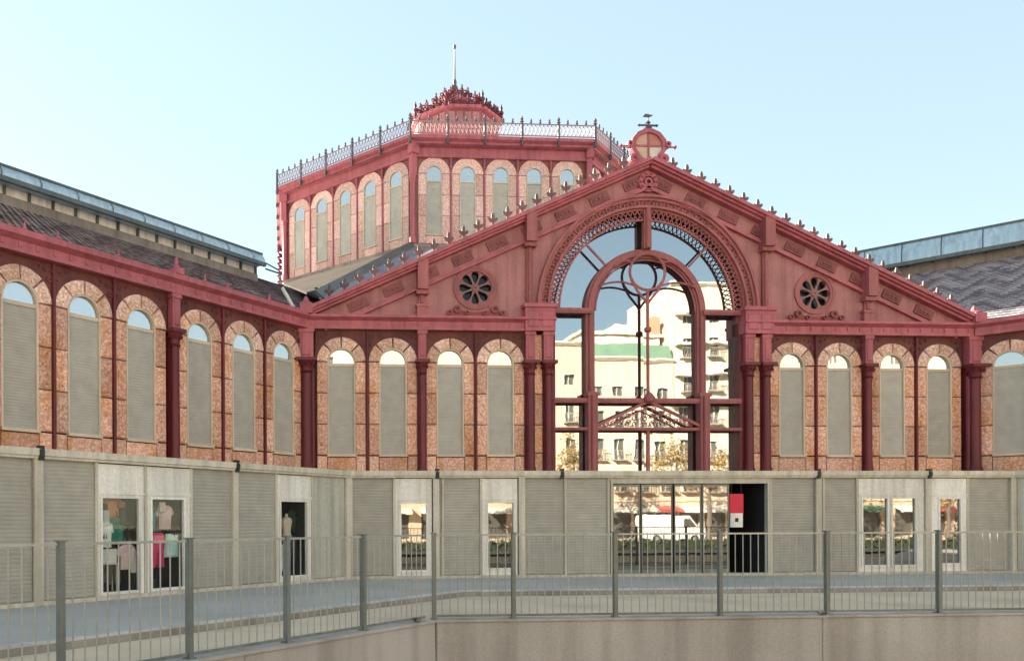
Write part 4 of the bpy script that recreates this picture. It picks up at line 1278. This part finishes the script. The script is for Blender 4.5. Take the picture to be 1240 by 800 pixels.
# ------------------------------------------------------------ the street behind the camera (seen in the glass)
sheet('road', [(-150, -47), (200, -47), (200, -24.8), (-150, -24.8)], -.146, M['asphalt'], .05)
b = MB()
for i in range(60): b.box(-140 + i * 5, -138 + i * 5, -40.1, -39.95, -.145, -.1415)
tag(obj('lane_marking', b.mesh('lane_marking', plain('road_paint', (.7, .7, .68)))), None, None, None, 'structure')
sheet('sidewalk', [(-150, -58), (200, -58), (200, -47), (-150, -47)], -.02, M['beige'], .125)
def house(label, xc, w, h, floors, wallc, roofc=None, win=(1.1, 2.1), trim=(.6, .55, .45), z0=4.4, extra=None, cols=None, y=-58):
    """street building whose front faces the market (+y)"""
    t = thing('apartment_building', label, 'building', (xc, y, -.02), PI, 'buildings across the street seen in the glass')
    wm = paint('render_' + str(round(xc)), wallc, .08, .85, True, .15)
    tm = plain('trim_' + str(round(xc)), trim)
    n = cols or max(2, int(w / 3.1)); fh = (h - z0 - .8) / floors
    holes = []; wins = []
    for f in range(floors):
        hh = win[1] if f < floors - 1 else win[1] * .5
        for i in range(n):
            x = -w / 2 + (i + .5) * w / n; z = z0 + f * fh + .35
            holes.append([(x - win[0] / 2, z), (x + win[0] / 2, z), (x + win[0] / 2, z + hh), (x - win[0] / 2, z + hh)])
            wins.append((x, z, hh))
    for i in range(n):
        x = -w / 2 + (i + .5) * w / n
        holes.append([(x - 1.05, .1), (x + 1.05, .1), (x + 1.05, 3.2), (x - 1.05, 3.2)])
    b = MB(); b.extr([(-w / 2, 0), (w / 2, 0), (w / 2, h), (-w / 2, h)], 0, .35, holes)
    b.box(-w / 2, w / 2, .36, 11, 0, h - .02)
    obj('wall', b.mesh('wall', wm), t)
    b = MB(); b.prof([(.3, h - .1), (-.15, h - .1), (-.45, h + .15), (-.45, h + .3), (.3, h + .3)], -w / 2, w / 2); b.prof([(.3, 3.7), (-.12, 3.7), (-.2, 3.95), (.3, 3.95)], -w / 2, w / 2)
    obj('cornice', b.mesh('cornice', tm), t)
    wmesh = {}
    for x, z, hh in wins:
        if hh not in wmesh:
            b = MB(); ww = win[0]
            b.box(-ww / 2 - .14, -ww / 2, -.06, .1, -.05, hh + .15).box(ww / 2, ww / 2 + .14, -.06, .1, -.05, hh + .15).box(-ww / 2, ww / 2, -.06, .1, hh, hh + .15).box(-.03, .03, .2, .26, 0, hh)
            b2 = MB(); b2.box(-ww / 2, ww / 2, .28, .3, 0, hh)
            b3 = MB(); b3.box(-ww / 2 - .3, ww / 2 + .3, -.6, .0, -.16, -.05)
            for i in range(9): 
                xx = -ww / 2 - .27 + i * (ww + .54) / 8
                b3.bar((xx, -.57, -.05), (xx, -.57, .9), .03)
            b3.box(-ww / 2 - .3, ww / 2 + .3, -.6, -.54, .88, .94)
            wmesh[hh] = (b.mesh('window', tm), b2.mesh('pane', M['hwin'] if 'hwin' in M else M.setdefault('hwin', plain('house_glass', (.09, .085, .08), .15, 0, .6))), b3.mesh('balcony', M['hbalc'] if 'hbalc' in M else M.setdefault('hbalc', plain('balcony_iron', (.3, .26, .22)))))
        a = wmesh[hh]
        o = obj('window', a[0], t, (x, 0, z)); obj('pane', a[1], o)
        if hh == win[1]: obj('balcony', a[2], o)
    for i in range(n):
        x = -w / 2 + (i + .5) * w / n
        b = MB(); b.box(-1.05, 1.05, .25, .3, .1, 3.2); b.mi = 0
        o = obj('shop_front', b.mesh('shop_front', M['hwin']), t, (x, 0, 0))
        b = MB(); b.prof([(0, 3.2), (-1.3, 2.7), (-1.3, 2.55), (0, 3.1)], -1.2, 1.2)
        obj('awning', b.mesh('awning', plain('awning_%d_%d' % (round(xc), i), random.choice([(.7, .68, .62), (.5, .12, .1), (.65, .6, .5), (.12, .25, .18)]))), o)
    if extra: extra(t, w, h)
    return t
def green_top(t, w, h):
    b = MB(); b.prof([(-.4, h + .32), (-.1, h + 1.75), (.5, h + 1.75), (.5, h + .32)], -4.3, w / 2 - .1); obj('awning', b.mesh('awning', plain('green_canvas', (.13, .22, .15), .7)), t)
    b = MB(); b.box(-w / 2 + .5, w / 2 - .5, 2.2, 9, h + .3, h + 3.2); b.box(-w / 2 + .2, w / 2 - .2, 1.9, 9.3, h + 3.2, h + 3.5); b.box(-3.6, .2, 3, 9, h + 3.5, h + 4.6)
    obj('penthouse', b.mesh('penthouse', plain('penthouse_render', (.55, .47, .38), .8)), t)
    b = MB(); b.box(-4.2, -3.2, 2.0, 3.2, h + 3.5, h + 5.4); obj('chimney', b.mesh('chimney', plain('brick_chimney', (.45, .2, .13), .8)), t)
def tall_top(t, w, h):
    b = MB()
    for z in (h * .52, h * .64, h * .76, h * .88): b.box(-w / 2, w / 2, -.9, 0, z, z + .22)
    obj('terrace_slab', b.mesh('terrace_slab', plain('terrace_white', (.66, .6, .52))), t)
CREAM = (.54, .44, .34); PALE = (.57, .47, .38)
house('cream corniced building reflected at the left of the great window', 9.0, 23.0, 20.6, 4, CREAM)
house('cream building with green canvas terrace reflected in the great window', 25.3, 9.4, 19.2, 4, PALE, win=(1.2, 2.2), cols=4, extra=green_top)
house('tall pale modern building reflected at the right of the great window', 34.6, 9.0, 27.6, 6, (.58, .5, .42), extra=tall_top, cols=3)
house('ochre building reflected in the right hand lunettes', 48.2, 18, 23, 5, (.54, .42, .31))
house('long pale building reflected in the far right lunettes', 72, 29, 23.6, 5, PALE)
house('cream building behind the camera on the left of the street', -16, 27, 22, 5, PALE)

def leaf_mat(name, c):
    m, nt, bs = newmat(name)
    pos = nt.nodes.new('ShaderNodeNewGeometry').outputs['Position']
    d = tuple(x * .55 for x in c); l = tuple(min(1, x * 1.5) for x in c)
    nt.links.new(ramp(nt, noise(nt, pos, 1.6, 4), [(.3, d), (.5, c), (.7, l)]), bs.inputs['Base Color'])
    bs.inputs['Roughness'].default_value = .7
    return m
M['autumn'] = leaf_mat('autumn_leaves', (.2, .125, .035)); M['olive'] = leaf_mat('olive_leaves', (.1, .09, .03)); M['bark'] = plain('bark', (.15, .12, .1), .9)
def tree(x, y, h, r, leaf, label, seed):
    rnd = random.Random(seed)
    t = thing('street_tree', label, 'tree', (x, y, -.02), 0, 'street trees seen in the glass')
    b = MB(); b.tube([(0, 0, 0), (.05, .03, h * .3), (0, .1, h * .6), (.05, 0, h * .85)], [.2, .16, .1, .04], 8)
    for i in range(7):
        a = rnd.uniform(0, 2 * PI); z = h * rnd.uniform(.35, .6)
        b.tube([(0, 0, z), (math.cos(a) * r * .4, math.sin(a) * r * .4, z + h * .1), (math.cos(a) * r * .75, math.sin(a) * r * .75, z + h * .22)], [.07, .05, .02], 5)
    obj('trunk', b.mesh('trunk', M['bark']), t)
    b = MB()
    for cidx in range(34):
        a, u = rnd.uniform(0, 2 * PI), rnd.uniform(-1, 1)
        rr = rnd.uniform(.45, 1)
        c = Vector((math.cos(a) * math.sqrt(1 - u * u) * r * rr, math.sin(a) * math.sqrt(1 - u * u) * r * rr, h * .66 + u * h * .32 * rr))
        for k in range(55):
            p = c + Vector((rnd.gauss(0, 1), rnd.gauss(0, 1), rnd.gauss(0, 1))) * r * .17
            d1 = Vector((rnd.uniform(-1, 1), rnd.uniform(-1, 1), rnd.uniform(-1, 1))).normalized() * .14
            d2 = Vector((rnd.uniform(-1, 1), rnd.uniform(-1, 1), rnd.uniform(-1, 1))).normalized() * .1
            b.add([p - d1, p + d2, p + d1, p - d2], [(0, 1, 2, 3)])
    obj('crown', b.mesh('crown', M[leaf]), t)
for i, (x, y, h, r, lf, lb) in enumerate(((16.3, -50.5, 10.4, 2.3, 'autumn', 'autumn tree reflected at the lower left of the great window'), (26.8, -50.5, 9.9, 2.5, 'autumn', 'broad autumn tree reflected right of the low mullion'),
        (32.2, -50.5, 9.7, 2.1, 'autumn', 'autumn tree reflected at the lower right of the great window'), (4.5, -50.5, 8.5, 2.2, 'olive', 'olive tree reflected in the stall glass'),
        (40.5, -50.5, 9, 2.3, 'olive', 'olive tree reflected towards the right stalls'), (50, -50.5, 9, 2.4, 'autumn', 'tawny tree reflected in the right stall panes'))):
    tree(x, y, h, r, lf, lb, 20 + i)
b = MB(); rnd = random.Random(9)  # low leafy row behind the camera, added so the lower door glass reflects dark
for i in range(5200):
    x = rnd.uniform(-14, 48); y = -29.2 + rnd.uniform(-.45, .45); z = rnd.uniform(-.14, .48)
    d1 = Vector((rnd.uniform(-1, 1), rnd.uniform(-1, 1), rnd.uniform(-1, 1))).normalized() * .12; d2 = Vector((rnd.uniform(-1, 1), rnd.uniform(-1, 1), rnd.uniform(-1, 1))).normalized() * .1
    c_ = Vector((x, y, z)); b.add([c_ - d1, c_ + d2, c_ + d1, c_ - d2], [(0, 1, 2, 3)])
b.box(-14, 48, -29.5, -28.9, -.15, .38)
tag(obj('added_hedge', b.mesh('added_hedge', leaf_mat('added_hedge_leaves', (.03, .04, .016)))), 'low dark row of foliage added behind the camera to darken the door glass reflection', 'added_hedge')
# white delivery van at the kerb opposite
def van(x, y):
    t = thing('delivery_van', 'white delivery van parked across the street, seen in the entrance glass', 'van', (x, y, -.145))
    wm = plain('van_white', (.75, .75, .73), .3, 0, .5, .04)
    b = MB(); pr = [(-2.6, .35), (2.45, .35), (2.6, .6), (2.55, 1.1), (1.9, 1.3), (1.35, 2.15), (1.2, 2.3), (-2.5, 2.35), (-2.62, 2.2)]
    b.extr(pr, -.95, .95); obj('body', b.mesh('body', wm), t)
    for sy in (-1, 1):
        for u in (-1.7, 1.65):
            b = MB(); b.ring(u, .34, .0, .34, 0, 2 * PI, 18, sy * .98 - .1, sy * .98 + .02); o = obj('wheel', b.mesh('wheel', M['black']), t)
            b = MB(); b.ring(u, .34, .0, .18, 0, 2 * PI, 14, sy * .98 - .03, sy * 1.005 + .0); obj('rim', b.mesh('rim', M['bar']), o)
        b = MB(); b.extr([(.7, 1.3), (1.75, 1.3), (1.3, 2.05), (.7, 2.05)], sy * .952 - .006, sy * .952 + .006); obj('side_window', b.mesh('side_window', M['hwin']), t)
    b = MB(); b.add([(1.95, -.8, 1.32), (1.95, .8, 1.32), (1.42, .72, 2.12), (1.42, -.72, 2.12)], [(0, 1, 2, 3)]); obj('windscreen', b.mesh('windscreen', M['hwin']), t)
    for sy in (-.7, .7):
        b = MB(); b.box(2.55, 2.62, sy - .14, sy + .14, .72, .92); obj('headlight', b.mesh('headlight', M['bar']), t)
    b = MB(); b.box(2.5, 2.68, -.9, .9, .35, .55); obj('bumper', b.mesh('bumper', M['black']), t)
van(20.5, -45.2)
